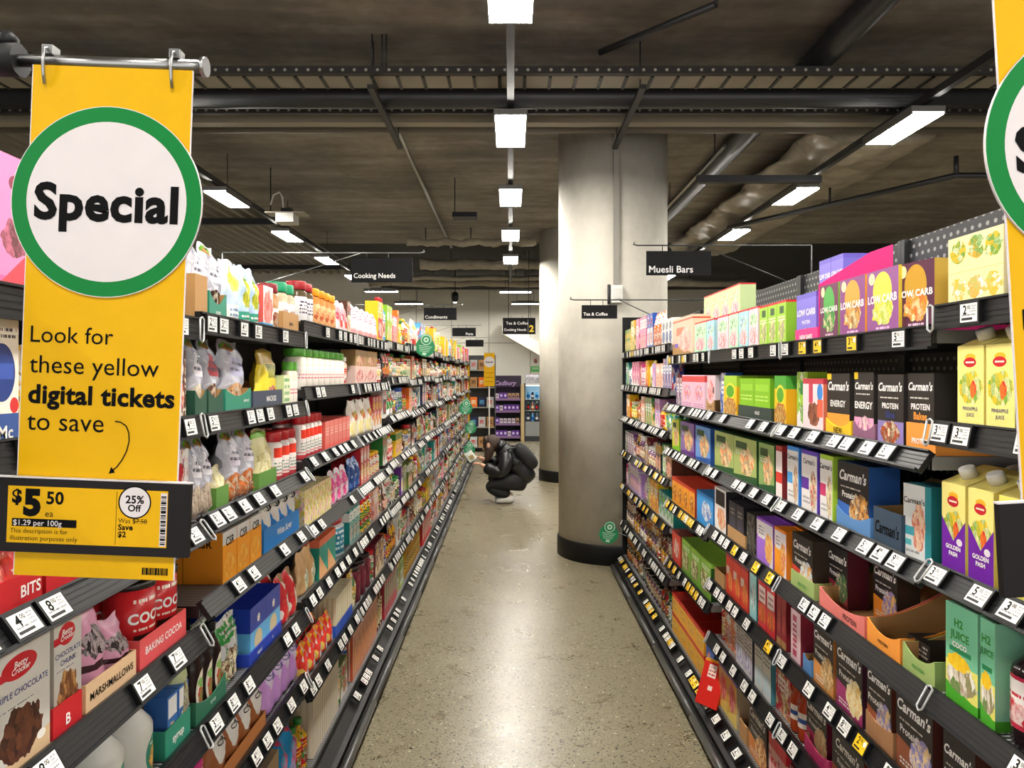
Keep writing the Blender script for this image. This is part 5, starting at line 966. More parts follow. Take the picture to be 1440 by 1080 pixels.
hero('L', 4, 449, 472, BX(0.15, 0.07, 'teal_tri', '1E9484', [('g', 0.35, -0.6, 'E8B07A'), ('b', 0.82, 1, 'D86A4A')], (), '1E8A7A', 'D8603A', 'baking_box'), 'teal and coral baking box', 'baking box', n=2)
hero('L', 4, 474, 492, lambda w_: P_jar(w_ / 2, 0.16, pack('teal_tub', 'D4E0E0', [('r', 0.25, 0.12, 0.8, 0.9, '1A7A94'), ('t', 0.3, 0.2, 0.75, 0.85, 4, 'D8E8EC')], 0.3), mat('lid_red2', 'A82228', 0.35), 'tub', 0.14), 'white tub with teal label', 'tub', n=1)
# bay 1 sixth shelf and base
hero('L', 5, 300, 374, lambda w_: P_tray(w_, 0.24, 0.04, 0.07, mat('copper_card', 'B8743E', 0.6), 0.0), 'copper card tray of brown sugar', 'display tray')
hero('L', 5, 303, 372, PO(0.175, 0.08, 'brown_sugar', '9A5A2E', [('e', 0.5, 0.6, 0.36, 0.34, 'DCD8D4'), ('b', 0.84, 1, 'D0C8C0')], [('CSR', 0.5, 0.6, 0.14, 'k', 0.02)], 'sugar_bag', 24, 0.05, 0.3, 0.3), 'brown and white sugar bag', 'sugar bag', n=4, y=0.02, z=0.003, mark=False, rows=2, dep=0.085)
hero('L', 5, 377, 421, PO(0.185, 0.08, 'lilac_sugar', 'CC96DC', [('b', 0.84, 0.98, 'C8B8D4'), ('e', 0.5, 0.62, 0.3, 0.2, 'D8C8E4')], [('CSR', 0.5, 0.62, 0.12, 'b', 0.02)], 'sugar_bag', 25, 0.04, 0.3, 0.2), 'lilac sugar bag', 'sugar bag', n=4, rows=2, dep=0.085)
hero('L', 5, 427, 470, PO(0.13, 0.06, 'jelly', 'E83A2E', [('p', 4, ['E8342A', 'F4C81E', '2A5AC8', 'F0E0D0'], 0.3)], (), 'jelly_packet', 26), 'red and yellow jelly packet', 'packet', n=5, rows=2, dep=0.06)
hero('L', 5, 472, 500, BX(0.16, 0.1, 'striped_white', 'E8E0C8', [('s', 5, 0.5, 'C8B890'), ('b', 0, 0.3, '2A5AC8')], (), 'E0D4B8', 'E8DCC0', 'pudding_box'), 'cream striped pudding box', 'baking box', n=3, rows=2, dep=0.1)
hero('L', 5, 503, 524, lambda w_: P_jar(w_ / 2, 0.17, pack('maroon_jar', '6A1E32', [('p', 6, ['6A1E32', '8A3A4A'], 0.5)], 0.2), mat('lid_dark', '2A1A1E', 0.3), 'jar', 0.12), 'maroon jar with dark lid', 'jar', n=3)
hero('L', 6, 330, 392, BX(0.24, 0.1, 'kraft_tall', 'A88A60', [('t', 0.1, 0.2, 0.9, 0.8, 8, '7A6040')], (), 'A08058', 'C8B08A', 'flour_bag'), 'tall kraft flour bag', 'flour bag', n=3)
hero('L', 6, 395, 436, PO(0.29, 0.12, 'blue_bag', '1E9ADC', [('f', 0.6, 0.5, 0.35, 0.25, '4AB8F0', 'E84A5A', 4.0, '0E6AB0'), ('f', 0.5, 0.85, 0.4, 0.1, '2A6AC8', 'D83A3A', 5.0)], (), 'sugar_bag', 27, 0.08, 0.15, 0.5, None, 0.015), 'large shiny blue bag', 'sugar bag', n=2)
hero('L', 6, 440, 476, BX(0.27, 0.1, 'white_tall', 'E0D8C8', [('b', 0.93, 1, 'E8A8A8'), ('s', 4, 0.3, 'C8B8A0')], (), 'D8CCB4', 'F0C8C8', 'flour_bag'), 'tall white flour bag with pink top', 'flour bag', n=3)
hero('L', 6, 479, 530, BX(0.27, 0.1, 'red_orange_tall', 'D8602A', [('b', 0.9, 1, 'E88A9A'), ('s', 5, 0.35, 'E8D8C0'), ('f', 0.5, 0.4, 0.4, 0.3, 'C8342A', 'F0C060', 6.0)], (), 'C8502A', 'E88A9A', 'cake_box'), 'tall orange and pink cake box', 'cake box', n=7)
hero('L', 6, 533, 558, BX(0.25, 0.1, 'red_green_tall', 'B8344A', [('b', 0.9, 1, 'E07A8A'), ('f', 0.5, 0.5, 0.4, 0.3, '4A9A4A', 'F0E0D0', 6.0)], (), 'A82A3A', 'D86A7A', 'cake_box'), 'tall red and green cake box', 'cake box', n=6)
hero('L', 6, 560, 592, lambda w_: P_bottle(w_ / 2, 0.26, pack('oil_bottle', 'C8961E', [('r', 0.1, 0.2, 0.9, 0.55, 'E0B83A'), ('t', 0.2, 0.25, 0.8, 0.5, 3, '7A5A10')], 0.1), mat('lid_green3', '1E7A4A', 0.35), 'oil_bottle', 0.35, 0.72, 0.1, 12), 'golden oil bottle with green cap', 'oil bottle', n=11, rows=1)
hero('L', 6, 594, 606, BX(0.26, 0.1, 'scarlet', 'D8201E', [('f', 0.5, 0.4, 0.4, 0.3, 'E8D8C8', 'B8181E', 6.0), ('b', 0.85, 1, 'E83A2A')], (), 'C81E1E', 'E03A2A', 'cake_box'), 'scarlet cake box', 'cake box', n=5)

# ---------------------------------------------------------------- the rest of the stock, shelf by shelf
CN = dict(red='red', orange='orange', yellow='yellow', lime='lime', green='green', teal='teal', sky='sky blue', blue='blue', navy='navy', purple='purple', lilac='lilac', pink='pink', magenta='magenta',
          maroon='maroon', brown='brown', kraft='kraft', cream='cream', white='white', black='black', grey='grey', olive='olive', mint='mint', peach='peach', rust='rust', tan='tan', silver='silver', gold='gold')
_des = {}
def design(kind, c1, c2, c3, st, hq):
    """one stock design; hq picks a height class"""
    key = (kind, c1, c2, c3, st, hq)
    if key in _des: return _des[key]
    mn = 'stock_%s_%s_%s_%s_%d' % (kind, c1, c2, c3, st)
    L = [[('e', 0.5, 0.74, 0.34, 0.14, c2), ('f', 0.5, 0.34, 0.38, 0.22, c3, c2, 8.0), ('t', 0.2, 0.05, 0.8, 0.12, 1, c2)],
         [('b', 0.66, 0.92, c2), ('f', 0.5, 0.3, 0.42, 0.24, c3, 'cream', 7.0), ('t', 0.15, 0.7, 0.85, 0.88, 2, c1)],
         [('g', 0.42, 0.35, c2), ('e', 0.5, 0.72, 0.3, 0.12, c3), ('f', 0.6, 0.28, 0.3, 0.18, c3, c1, 9.0)],
         [('p', 6, [c1, c2, c3, c1], 0.35), ('r', 0.15, 0.5, 0.85, 0.8, 'white'), ('t', 0.2, 0.54, 0.8, 0.76, 2, c1)],
         [('r', 0.1, 0.12, 0.9, 0.6, c2), ('f', 0.5, 0.34, 0.3, 0.16, c3, c2, 6.0), ('t', 0.12, 0.7, 0.88, 0.9, 2, c3)]][st]
    if kind in ('jar', 'bottle', 'can'): L = [('r', 0.05, 0.14, 0.95, 0.72, c2)] + [('f', 0.5, 0.36, 0.3, 0.16, c3, c2, 6.0), ('t', 0.15, 0.52, 0.85, 0.68, 2, c1)]
    rough = dict(pouch=0.22, jar=0.15, bottle=0.12, can=0.25).get(kind, 0.38)
    m_ = pack(mn, c1, L, rough, c1, c1, 0.0, 0.0, 0.85)
    sd = sum(map(ord, key[1] + key[2])) + st
    H = dict(box=(0.12, 0.155, 0.18, 0.23), carton=(0.12, 0.155, 0.18, 0.23), pouch=(0.12, 0.15, 0.175, 0.22), jar=(0.09, 0.13, 0.165, 0.18), bottle=(0.13, 0.155, 0.18, 0.26), can=(0.08, 0.1, 0.11, 0.11), tub=(0.09, 0.12, 0.14, 0.14))[kind][hq]
    W = dict(box=(0.075, 0.1, 0.13, 0.16)[sd % 4], carton=0.09, pouch=(0.1, 0.13)[sd % 2], jar=(0.065, 0.08)[sd % 2], bottle=(0.06, 0.07)[sd % 2], can=0.076, tub=0.1)[kind]
    lid = c3 if c3 != c2 else c1
    if kind == 'box': r = (P_box(W, H, 0.07, m_, (), 'packet_box'), W, 0.07, H, '%s and %s packet box' % (CN[c1], CN[c2]), 'packet box')
    elif kind == 'carton': r = (P_box(W, H, 0.06, m_, (), 'food_carton'), W, 0.06, H, '%s and %s food carton' % (CN[c1], CN[c2]), 'food carton')
    elif kind == 'pouch': r = (P_pouch(W, H, 0.055, m_, (), 'food_bag', sd, 6, 8), W, 0.055, H, '%s and %s food bag' % (CN[c1], CN[c2]), 'food bag')
    elif kind == 'jar': r = (P_jar(W / 2, H, m_, mat('lid_' + lid, lid, 0.35), 'glass_jar', 0.16, 12), W, W, H, '%s jar with %s lid' % (CN[c1], CN[lid]), 'glass jar')
    elif kind == 'bottle': r = (P_bottle(W / 2, H, m_, mat('lid_' + lid, lid, 0.35), 'sauce_bottle', 0.36, 0.7, 0.12, 12), W, W, H, '%s bottle with %s cap' % (CN[c1], CN[lid]), 'sauce bottle')
    elif kind == 'can': r = (P_can(W / 2, H, m_, M_STEEL, 'food_can', (), 14), W, W, H, '%s and %s food can' % (CN[c1], CN[c2]), 'food can')
    else: r = (P_jar(W / 2, H, m_, mat('lid_' + lid, lid, 0.35), 'food_tub', 0.14, 14), W, W, H, '%s tub with %s lid' % (CN[c1], CN[lid]), 'food tub')
    _des[key] = r; return r
def T(kinds, cols): return (kinds, cols)
TH = dict(
    bars=T('box box box carton', [('green', 'cream', 'orange'), ('red', 'white', 'yellow'), ('purple', 'white', 'gold'), ('maroon', 'cream', 'orange'), ('black', 'white', 'tan'), ('blue', 'white', 'brown'), ('lime', 'white', 'green'), ('brown', 'cream', 'gold'), ('orange', 'cream', 'brown'), ('rust', 'cream', 'tan')]),
    tea=T('box box carton pouch jar', [('yellow', 'red', 'orange'), ('orange', 'white', 'red'), ('red', 'cream', 'gold'), ('teal', 'white', 'lime'), ('lilac', 'white', 'pink'), ('green', 'yellow', 'cream'), ('pink', 'white', 'magenta'), ('yellow', 'cream', 'green'), ('peach', 'white', 'orange'), ('white', 'grey', 'blue'), ('blue', 'white', 'red')]),
    coffee=T('jar can box pouch', [('brown', 'gold', 'red'), ('black', 'gold', 'red'), ('green', 'white', 'lime'), ('purple', 'gold', 'white'), ('maroon', 'white', 'gold'), ('black', 'white', 'green')]),
    bake=T('pouch pouch box carton tub', [('white', 'pink', 'red'), ('red', 'white', 'yellow'), ('cream', 'green', 'brown'), ('pink', 'white', 'magenta'), ('yellow', 'red', 'white'), ('brown', 'cream', 'red'), ('white', 'blue', 'red'), ('silver', 'green', 'brown')]),
    spice=T('jar bottle box pouch jar', [('orange', 'cream', 'red'), ('red', 'white', 'yellow'), ('yellow', 'green', 'red'), ('green', 'white', 'red'), ('white', 'red', 'orange'), ('brown', 'cream', 'gold'), ('teal', 'white', 'navy'), ('peach', 'red', 'white'), ('olive', 'cream', 'red')]),
    mixed=T('bottle jar box can pouch tub box pouch', [('green', 'white', 'red'), ('yellow', 'green', 'red'), ('white', 'green', 'blue'), ('teal', 'white', 'orange'), ('orange', 'white', 'green'), ('black', 'white', 'gold'), ('blue', 'white', 'yellow'), ('white', 'black', 'red'), ('red', 'cream', 'green'), ('lime', 'white', 'brown'), ('olive', 'white', 'red'), ('gold', 'green', 'white'), ('brown', 'white', 'orange'), ('purple', 'white', 'yellow'), ('silver', 'navy', 'red'), ('cream', 'brown', 'green'), ('rust', 'cream', 'black'), ('navy', 'white', 'red')]),
    sauce=T('bottle jar jar can pouch box', [('green', 'white', 'yellow'), ('olive', 'white', 'red'), ('gold', 'cream', 'green'), ('red', 'white', 'green'), ('maroon', 'cream', 'gold'), ('orange', 'white', 'green'), ('yellow', 'red', 'green'), ('black', 'red', 'gold'), ('green', 'cream', 'yellow'), ('white', 'green', 'red'), ('brown', 'yellow', 'red'), ('white', 'blue', 'orange'), ('pink', 'white', 'red')]),
    bright=T('pouch bottle box box', [('yellow', 'red', 'green'), ('orange', 'yellow', 'red'), ('lime', 'yellow', 'white'), ('pink', 'white', 'red'), ('sky', 'white', 'red'), ('white', 'red', 'yellow'), ('yellow', 'white', 'orange')]))
def theme(side, k, s):
    if side == 'R':
        if k >= 4: return ['tea', 'tea', 'tea', 'coffee', 'tea', 'coffee', 'coffee'][s]
        return 'bars' if s < 4 or k < 2 else 'tea'
    if k <= 1: return 'bake'
    if k <= 3: return ['bake', 'spice', 'bake', 'bake', 'spice', 'sauce', 'sauce'][s]
    if s == 0: return 'bright'
    return ['mixed', 'sauce', 'mixed', 'spice'][(k + s) % 4]
def fill(side, k, s):
    lo, hi = dlim(side, k); lo += 0.006; hi -= 0.006
    B = sorted(BUSY.get((side, k, s), [])); iv = []; c = lo
    for a, b_ in B:
        if a - c > 0.05: iv.append((c, a - 0.003))
        c = max(c, b_ + 0.003)
    if hi - c > 0.05: iv.append((c, hi))
    if lo < 0.9 and s < 7: iv = [(max(a, 0.98 if side == 'L' else 0.95), b_) for a, b_ in iv if b_ > 1.03]
    kinds, cols = TH[theme(side, k, s)]; kinds = kinds.split(); ch = clear_h(side, k, s) - 0.006
    for a, b_ in iv:
        x = a; miss = 0
        while x < b_ - 0.05 and miss < 12:
            kind = RND.choice(kinds); c3 = RND.choice(cols)
            hq = 3 if ch > 0.27 and RND.random() < 0.6 else RND.choice((1, 2, 2))
            parts, W, D, H, desc, cat = design(kind, c3[0], c3[1], c3[2], RND.randrange(5) if k < 7 else 0, hq)
            if H > ch or x + W > b_: miss += 1; continue
            n = RND.choice((1, 2, 2, 3, 3, 4)) if W < 0.12 else RND.choice((1, 1, 2))
            if k > 3 and side == 'L': n = min(n, 2)
            n = max(1, min(n, int((b_ - x) / (W + 0.004))))
            st = 2 if 2 * H + 0.004 < ch and kind in ('box', 'carton', 'can', 'tub') else 1
            rows = 2 if (k <= (3 if side == 'L' else 4) and s >= 2) else 1
            y = 0.012 + RND.random() * 0.02
            for i in range(n):
                for r in range(rows):
                    for q in range(st):
                        if r and q and k > 1: continue
                        place(parts, side, k, s, x + W / 2 + i * (W + 0.003), desc, cat, y + r * (D + 0.005), q * (H + 0.0008 + (0.006 if kind == 'can' else 0)), RND.uniform(-0.03, 0.03) if n * W < b_ - x - 0.03 and i == n - 1 and kind != 'box' else 0.0, row=r)
            x += n * (W + 0.003) + RND.choice((0.004, 0.006, 0.014)); miss = 0
for s_ in 'RL':
    for k in range(NBAY[s_]):
        for s in range(7):
            if s == 6 or tops(s_, k)[s] is not None: fill(s_, k, s)
finish_labels()

# ---------------------------------------------------------------- yellow special signs
M_SGREEN = mat('sign_green', '067A36', 0.45, spec=0.2); M_SWHITE = mat('sign_white', 'D9D2D4', 0.5, spec=0.2); M_TFRAME = mat('ticket_frame', '181416', 0.5, spec=0.2)
S_ = 1 / FPX
def disc(b, cx, cz, r0, r1, y, mi, n=72):
    pts = []; 
    for k in range(n):
        a = 2 * pi * k / n; pts += [(cx + r0 * cos(a), y, cz + r0 * sin(a)), (cx + r1 * cos(a), y, cz + r1 * sin(a))]
    b.add(pts, [(2 * k, 2 * k + 1, (2 * k + 3) % (2 * n), (2 * k + 2) % (2 * n)) for k in range(n)], mi)
def special(label, hang, roll):
    t_ = thing('special_sign', label, 'sign', hang, (0, roll, 0), 'yellow special signs')
    q = lambda v: v * S_
    b = MB().box(q(-112), q(112), 0.0, 0.0022, q(-718), 0, 0, False)
    b.box(q(-113.2), q(-112), 0.0, 0.0022, q(-718), 0, 1, False); b.box(q(112), q(113.2), 0.0, 0.0022, q(-718), 0, 1, False)
    X0 = q(-101)
    for body, zz, sz, bold in (('Look for', -378, 40, 0.0), ('these yellow', -420, 40, 0.0), ('digital tickets', -462, 40, 0.035), ('to save', -500, 40, 0.0)):
        b.text(body, X0 - q((-zz - 378) * 0.005), q(zz), q(sz), 2, -0.0005, bold, 0, width=q({'Look for': 116, 'these yellow': 182, 'digital tickets': 206, 'to save': 108}[body]), align='l')
    arc = [(22, -497), (30, -498), (38, -503), (42, -512), (43, -524), (40, -538), (34, -551), (27, -561), (20, -567)]
    for p0, p1 in zip(arc, arc[1:]):
        dx, dz = p1[0] - p0[0], p1[1] - p0[1]; l = math.hypot(dx, dz); nx, nz = -dz / l * 0.9, dx / l * 0.9
        b.add([(q(p0[0] + nx), -0.0005, q(p0[1] + nz)), (q(p1[0] + nx), -0.0005, q(p1[1] + nz)), (q(p1[0] - nx), -0.0005, q(p1[1] - nz)), (q(p0[0] - nx), -0.0005, q(p0[1] - nz))], [(0, 1, 2, 3)], 2)
    b.add([(q(16), -0.0005, q(-571)), (q(25), -0.0005, q(-569)), (q(19), -0.0005, q(-561))], [(0, 1, 2)], 2)
    x = 68
    for i, wv in enumerate((2, 1, 3, 1, 2, 1, 1, 3, 2, 1, 2, 1, 1, 2)):
        b.box(q(x), q(x + wv), -0.0006, 0, q(-711), q(-701), 2, False); x += wv + 1
    b.build('panel', [M_YEL, M_SWHITE, M_INK], t_)
    r = MB(); cz = q(-190)
    disc(r, 0, cz, q(112), q(133), -0.0035, 0); disc(r, 0, cz, 0.0, q(112.2), -0.0036, 1)
    n = 72; P = [(q(134) * cos(2 * pi * k / n), y, cz + q(134) * sin(2 * pi * k / n)) for y in (-0.0034, -0.0003) for k in range(n)]
    r.add(P, [(k, n + k, n + (k + 1) % n, (k + 1) % n) for k in range(n)] + [tuple(range(n))], 1)
    r.text('Special', 0, q(-191), q(72), 2, -0.0042, 0.037, 0, width=q(202))
    r.build('roundel', [M_SGREEN, M_SWHITE, M_INK], t_)
    # the sample digital ticket
    f = MB(); fx = q(-5); z0, z1 = q(-683), q(-580)
    f.box(fx + q(-140), fx + q(140), -0.009, -0.0004, z0, z1, 0, False); f.box(fx + q(-141), fx + q(141), -0.0085, -0.0006, z1, z1 + q(2), 1, False)
    fr = f.build('ticket', [M_TFRAME, M_SWHITE], t_)
    s = MB(); y = -0.0094; sx0, sx1 = fx + q(-113), fx + q(110)
    s.add([(sx0, y, q(-670)), (sx1, y, q(-670)), (sx1, y, q(-591)), (sx0, y, q(-591))], [(0, 1, 2, 3)], 0)
    y2 = y - 0.0003
    def tx(body, xx, zz, sz, bold=0.0, wd=None, mi=1, al='l'): s.text(body, fx + q(xx), q(zz), q(sz), mi, y2, bold, 0, q(wd) if wd else None, al)
    tx('$', -107, -605, 26, 0.04); tx('5', -91, -613, 48, 0.06, 30); tx('50', -59, -606, 24, 0.03, 32); tx('ea', -60, -628, 13)
    s.add([(fx + q(-106), y2, q(-647)), (fx + q(-16), y2, q(-647)), (fx + q(-16), y2, q(-636)), (fx + q(-106), y2, q(-636))], [(0, 1, 2, 3)], 1)
    s.text('$1.29 per 100g', fx + q(-104), q(-641.5), q(11), 2, y2 - 0.0003, 0.006, 0, q(72), 'l')
    tx('This description is for', -108, -653, 10, 0.0, 80); tx('illustration purposes only', -108, -663, 10, 0.0, 94)
    disc(s, fx + q(64), q(-608), q(21), q(23), y2, 1, 40); disc(s, fx + q(64), q(-608), 0, q(21.2), y2 + 0.0001, 2, 40)
    tx('25%', 64, -604, 15, 0.03, 30, 1, 'c'); tx('Off', 64, -616, 13, 0.03, 20, 1, 'c')
    tx('Was $7.50', 42, -634, 10, 0, 40); tx('Save', 42, -643, 11, 0.03, 26); tx('$2', 42, -653, 11, 0.03, 14)
    s.box(fx + q(63), fx + q(82), y2 - 0.0002, y2, q(-634.5), q(-633.7), 1, False); s.box(fx + q(38.5), fx + q(39), y2, y, q(-668), q(-594), 1, False)
    s.add([(fx + q(100), y2, q(-668)), (fx + q(109), y2, q(-668)), (fx + q(109), y2, q(-594)), (fx + q(100), y2, q(-594))], [(0, 1, 2, 3)], 2)
    zz = -666; i = 0
    while zz < -597:
        wv = (2, 1, 3, 1, 1, 2, 4, 1)[i % 8]; s.box(fx + q(101), fx + q(108), y2 - 0.0003, y2 - 0.0001, q(zz), q(zz + wv), 1, False); zz += wv + (1, 2, 1)[i % 3]; i += 1
    link('screen', s.mesh('screen', [M_YEL, M_INK, M_SWHITE]), fr)
    return t_
sg = special('yellow special sign hung in front of the baking shelving, fully in view', (px(159, 95, 1.0)[0], 1.0, px(159, 95, 1.0)[2]), radians(2.2))
D2 = 0.79; p2 = px(1538, -36, D2)
sg2 = special('yellow special sign beside the muesli shelving, cut by the picture edge', (p2[0], D2, p2[2]), radians(-3.3))
def sign_arm(side, z, x_in, label, d=1.0):
    s = SGN[side]; xs = XF[side]
    t_ = thing('sign_hanger', label, 'sign hanger', (xs, d, z), (0, radians(2.0) if side == 'L' else radians(-2.0), 0))
    L = abs(xs) - abs(x_in); sx = -s
    MB().tube([(sx * 0.02, 0.006, 0), (sx * L, 0.006, 0)], 0.0085, 14).build('bar', [M_STEEL], t_)
    MB().tube([(sx * L, 0.006, 0), (sx * (L + 0.006), 0.006, 0)], 0.013, 16).build('end_stop', [M_STEEL], t_)
    MB().tube([(sx * -0.03, 0.006, 0.0), (sx * 0.05, 0.006, 0)], 0.022, 12, rs=None).build('clamp', [M_BLACK], t_)
    m_ = MB()
    for k in range(3): m_.lathe([(0.008, 0), (0.014, 0.01), (0.006, 0.02)], 10, 0, sx * (-0.02 + 0.026 * k), 0.006, 0.018)
    m_.build('clamp_knob', [M_BLACK], t_)
    for u in (L - 0.035, L - 0.205):
        c_ = MB().tube([(sx * u, 0.02, -0.004), (sx * u, 0.017, 0.012), (sx * u, 0.004, 0.018), (sx * u, -0.008, 0.012), (sx * u, -0.01, -0.004), (sx * u, -0.008, -0.02), (sx * u, -0.004, -0.034)], 0.0022, 8)
        c_.box(sx * u - 0.007, sx * u + 0.007, -0.002, 0.016, 0.008, 0.02, 0, False)
        c_.build('sign_hook', [M_STEEL], t_)
za = px(150, 68, 1.0)[2]
sign_arm('L', za - 0.012, px(282, 68, 1.0)[0], 'steel arm over the baking shelving carrying the yellow special sign')
sign_arm('R', p2[2] + 0.03, p2[0] - 0.115, 'steel arm carrying the cut off yellow sign on the muesli side', D2)

# ---------------------------------------------------------------- black aisle signs
M_BOARD = mat('sign_board_black', '0E0E10', 0.6, spec=0.2)
def aisle_sign(x0, y0, x1, y1, d, lines, label, side, u=0.06, num=None, tsz=0.3, arm=True):
    a = px(x0, y1, d); b_ = px(x1, y0, d); W = b_[0] - a[0]; H = b_[2] - a[2]
    t_ = thing('aisle_sign', label, 'aisle sign', (a[0], d, a[2]), (0, 0, 0), 'black aisle signs')
    b = MB().box(0, W, 0, 0.012, 0, H, 0, False)
    for s, zf, xf_ in lines: b.text(s, W * xf_, H * zf, H * tsz, 1, -0.0006, 0.012, 0, width=W * 0.68, align='l')
    if num:
        b.text(num, W * 0.88, H * 0.35, H * 0.55, 2, -0.0006, 0.04); b.box(W * 0.77, W * 0.775, -0.0006, 0, H * 0.1, H * 0.9, 1, False)
    b.build('board', [M_BOARD, M_WINK, M_YINK], t_)
    w_ = MB()
    for f in (0.25, 0.6): w_.tube([(W * f, 0.006, H), (W * f, 0.006, H + 0.035)], 0.003, 6)
    w_.build('hook', [M_DARK], t_)
    if arm:
        m_ = MB(); s = 1 if side == 'R' else -1; zz = H + 0.04
        xa, xb = (-0.06, W + 0.7) if s > 0 else (W + 0.06, -0.95)
        m_.tube([(xa - 0.02 * s, 0.006, zz + 0.022), (xa - 0.03 * s, 0.006, zz + 0.008), (xa, 0.006, zz), (xb, 0.006, zz)], 0.005, 6)
        m_.tube([(xb, 0.006, zz), (xb, 0.006, CH - 0.0 - a[2] + 0.25)], 0.006, 6); m_.tube([(W * 0.5 + 0.15 * s, 0.006, zz), (xb, 0.006, zz - 0.32)], 0.004, 6)
        m_.build('wire_arm', [M_DARK if side == 'R' else M_STEEL], t_)
    return t_
aisle_sign(494, 363, 580, 397, 5.5, [('Cooking Needs', 0.28, 0.04)], 'black sign reading Cooking Needs above the baking shelving', 'L', tsz=0.38)
aisle_sign(909, 353, 1000, 387, 5.2, [('Muesli Bars', 0.25, 0.04)], 'black sign reading Muesli Bars beside the column', 'R', tsz=0.42)
aisle_sign(818, 429, 868, 448, 5.75, [('Tea & Coffee', 0.34, 0.05)], 'small black sign reading Tea & Coffee before the column', 'R', tsz=0.4)
aisle_sign(596, 433, 642, 450, 10.3, [('Condiments', 0.25, 0.04)], 'black sign reading Condiments farther along the baking shelving', 'L', tsz=0.42)
aisle_sign(636, 461, 669, 473, 12.2, [('Pasta', 0.3, 0.58)], 'small far black sign reading Pasta', 'L', tsz=0.42)
aisle_sign(655, 478, 680, 487.5, 12.7, [], 'lowest far blank black sign above the baking shelving end', 'L')
ov = aisle_sign(707, 447, 753, 470, 13.0, [('Tea & Coffee', 0.68, 0.1), ('Cooking Needs', 0.28, 0.04)], 'hanging black sign with Tea & Coffee, Cooking Needs and number 2', 'R', num='2', tsz=0.26, arm=False)
m_ = MB()
for xx in (0.1, 0.45): m_.tube([(xx, 0.006, 0.285), (xx, 0.006, 3.719 - px(707, 470, 13.0)[2])], 0.006, 6)
m_.build('hanger', [M_DARK], ov)

# ---------------------------------------------------------------- round green shelf wobblers
M_WOB = mat('wobbler_green', '1C8C58', 0.4); M_WOB2 = mat('wobbler_mint', 'BFE4CE', 0.4)
def wobbler(x, y, d, r, label):
    c = px(x, y, d); side = 'L' if x < VX else 'R'
    t_ = thing('shelf_wobbler', label, 'shelf wobbler', c, (0, radians(8), 0), 'round green wobblers on the shelf edges')
    b = MB(); n = 40
    P = [(r * cos(2 * pi * k / n), yy, r * sin(2 * pi * k / n)) for yy in (0.0, 0.002) for k in range(n)]
    b.add(P, [tuple(range(n))[::-1], tuple(range(n, 2 * n))] + [(k, (k + 1) % n, n + (k + 1) % n, n + k) for k in range(n)], 0)
    disc(b, 0, 0.0 - r * 0.15, 0, 0.001, -0.0004, 0, 8)
    for j, zz in enumerate((0.08, -0.1, -0.28, -0.46)): b.box(-r * (0.7 - 0.06 * j), r * (0.7 - 0.09 * j), -0.0005, 0, r * zz - r * 0.03, r * zz + r * 0.03, 1, False)
    b.box(-r * 0.2, r * 0.2, -0.0005, 0, -r * 0.85, -r * 0.58, 1, False)
    b.build('disc', [M_WOB, M_WOB2], t_)
    k2 = MB(); P = [(r * 0.62 * cos(2 * pi * k / n) , yy, r * 0.75 + r * 0.62 * sin(2 * pi * k / n)) for yy in (-0.003, -0.001) for k in range(n)]
    k2.add(P, [tuple(range(n))[::-1], tuple(range(n, 2 * n))] + [(k, (k + 1) % n, n + (k + 1) % n, n + k) for k in range(n)], 0)
    disc(k2, 0, r * 0.75, r * 0.46, r * 0.55, -0.0036, 1, 40); disc(k2, 0, r * 0.75, r * 0.1, r * 0.28, -0.0036, 1, 30)
    k2.build('badge', [M_WOB, M_WOB2], t_)
    sx = (-XL - c[0] - 0.004) if side == 'L' else (XR - c[0] + 0.004)
    MB().tube([(0, 0.004, 0), (sx * 0.5, 0.004, 0.02), (sx, 0.004, 0.0)], 0.003, 6).build('strip', [mat('clear_strip', 'C8CCCC', 0.2)], t_)
wobbler(598, 488, 5.55, 0.072, 'large green wobbler at the top shelf below the Condiments sign')
wobbler(655, 574, 9.6, 0.085, 'highest of the three green wobblers near the crouching person')
wobbler(662, 602, 10.6, 0.08, 'middle of the three green wobblers near the crouching person')
wobbler(660, 632, 10.0, 0.075, 'lowest of the three green wobblers near the crouching person')
wobbler(856, 751, 5.6, 0.072, 'green wobbler at the low shelf end by the near column')

# ---------------------------------------------------------------- the back of the shop
DB = 17.4
a = px(689, 620, DB); W = 44 * DB / FPX
bs = thing('chocolate_stand', 'dark purple chocolate display stand before the back wall', 'display stand', (a[0] + W / 2, DB, 0))
M_PUR = mat('dark_purple_board', '2A1A32', 0.5)
b = MB(); hw = W / 2
b.box(-hw, -hw + 0.02, 0, 0.45, 0, 1.53, 0, False); b.box(hw - 0.02, hw, 0, 0.45, 0, 1.53, 0, False); b.box(-hw + 0.02, hw - 0.02, 0.42, 0.45, 0, 1.53, 0, False)
b.build('carcass', [M_PUR], bs)
h = MB().box(-hw + 0.02, hw - 0.02, 0, 0.03, 1.27, 1.53, 0, False); h.text('Cadbury', 0, 1.36, 0.16, 1, -0.001, 0.02, 0.3, width=W * 0.7)
h.build('header', [M_PUR, mat('lilac_ink', 'B898CC', 0.5)], bs)
SZ = (0.12, 0.42, 0.72, 1.0)
for i, z in enumerate(SZ):
    s = MB().box(-hw + 0.021, hw - 0.021, 0.0, 0.415, z - 0.02, z, 0, False); s.box(-hw + 0.021, hw - 0.021, -0.012, 0, z - 0.05, z + 0.005, 1, False)
    s.build('shelf', [M_PUR, mat('mauve_strip', '8A6A94', 0.5)], bs)
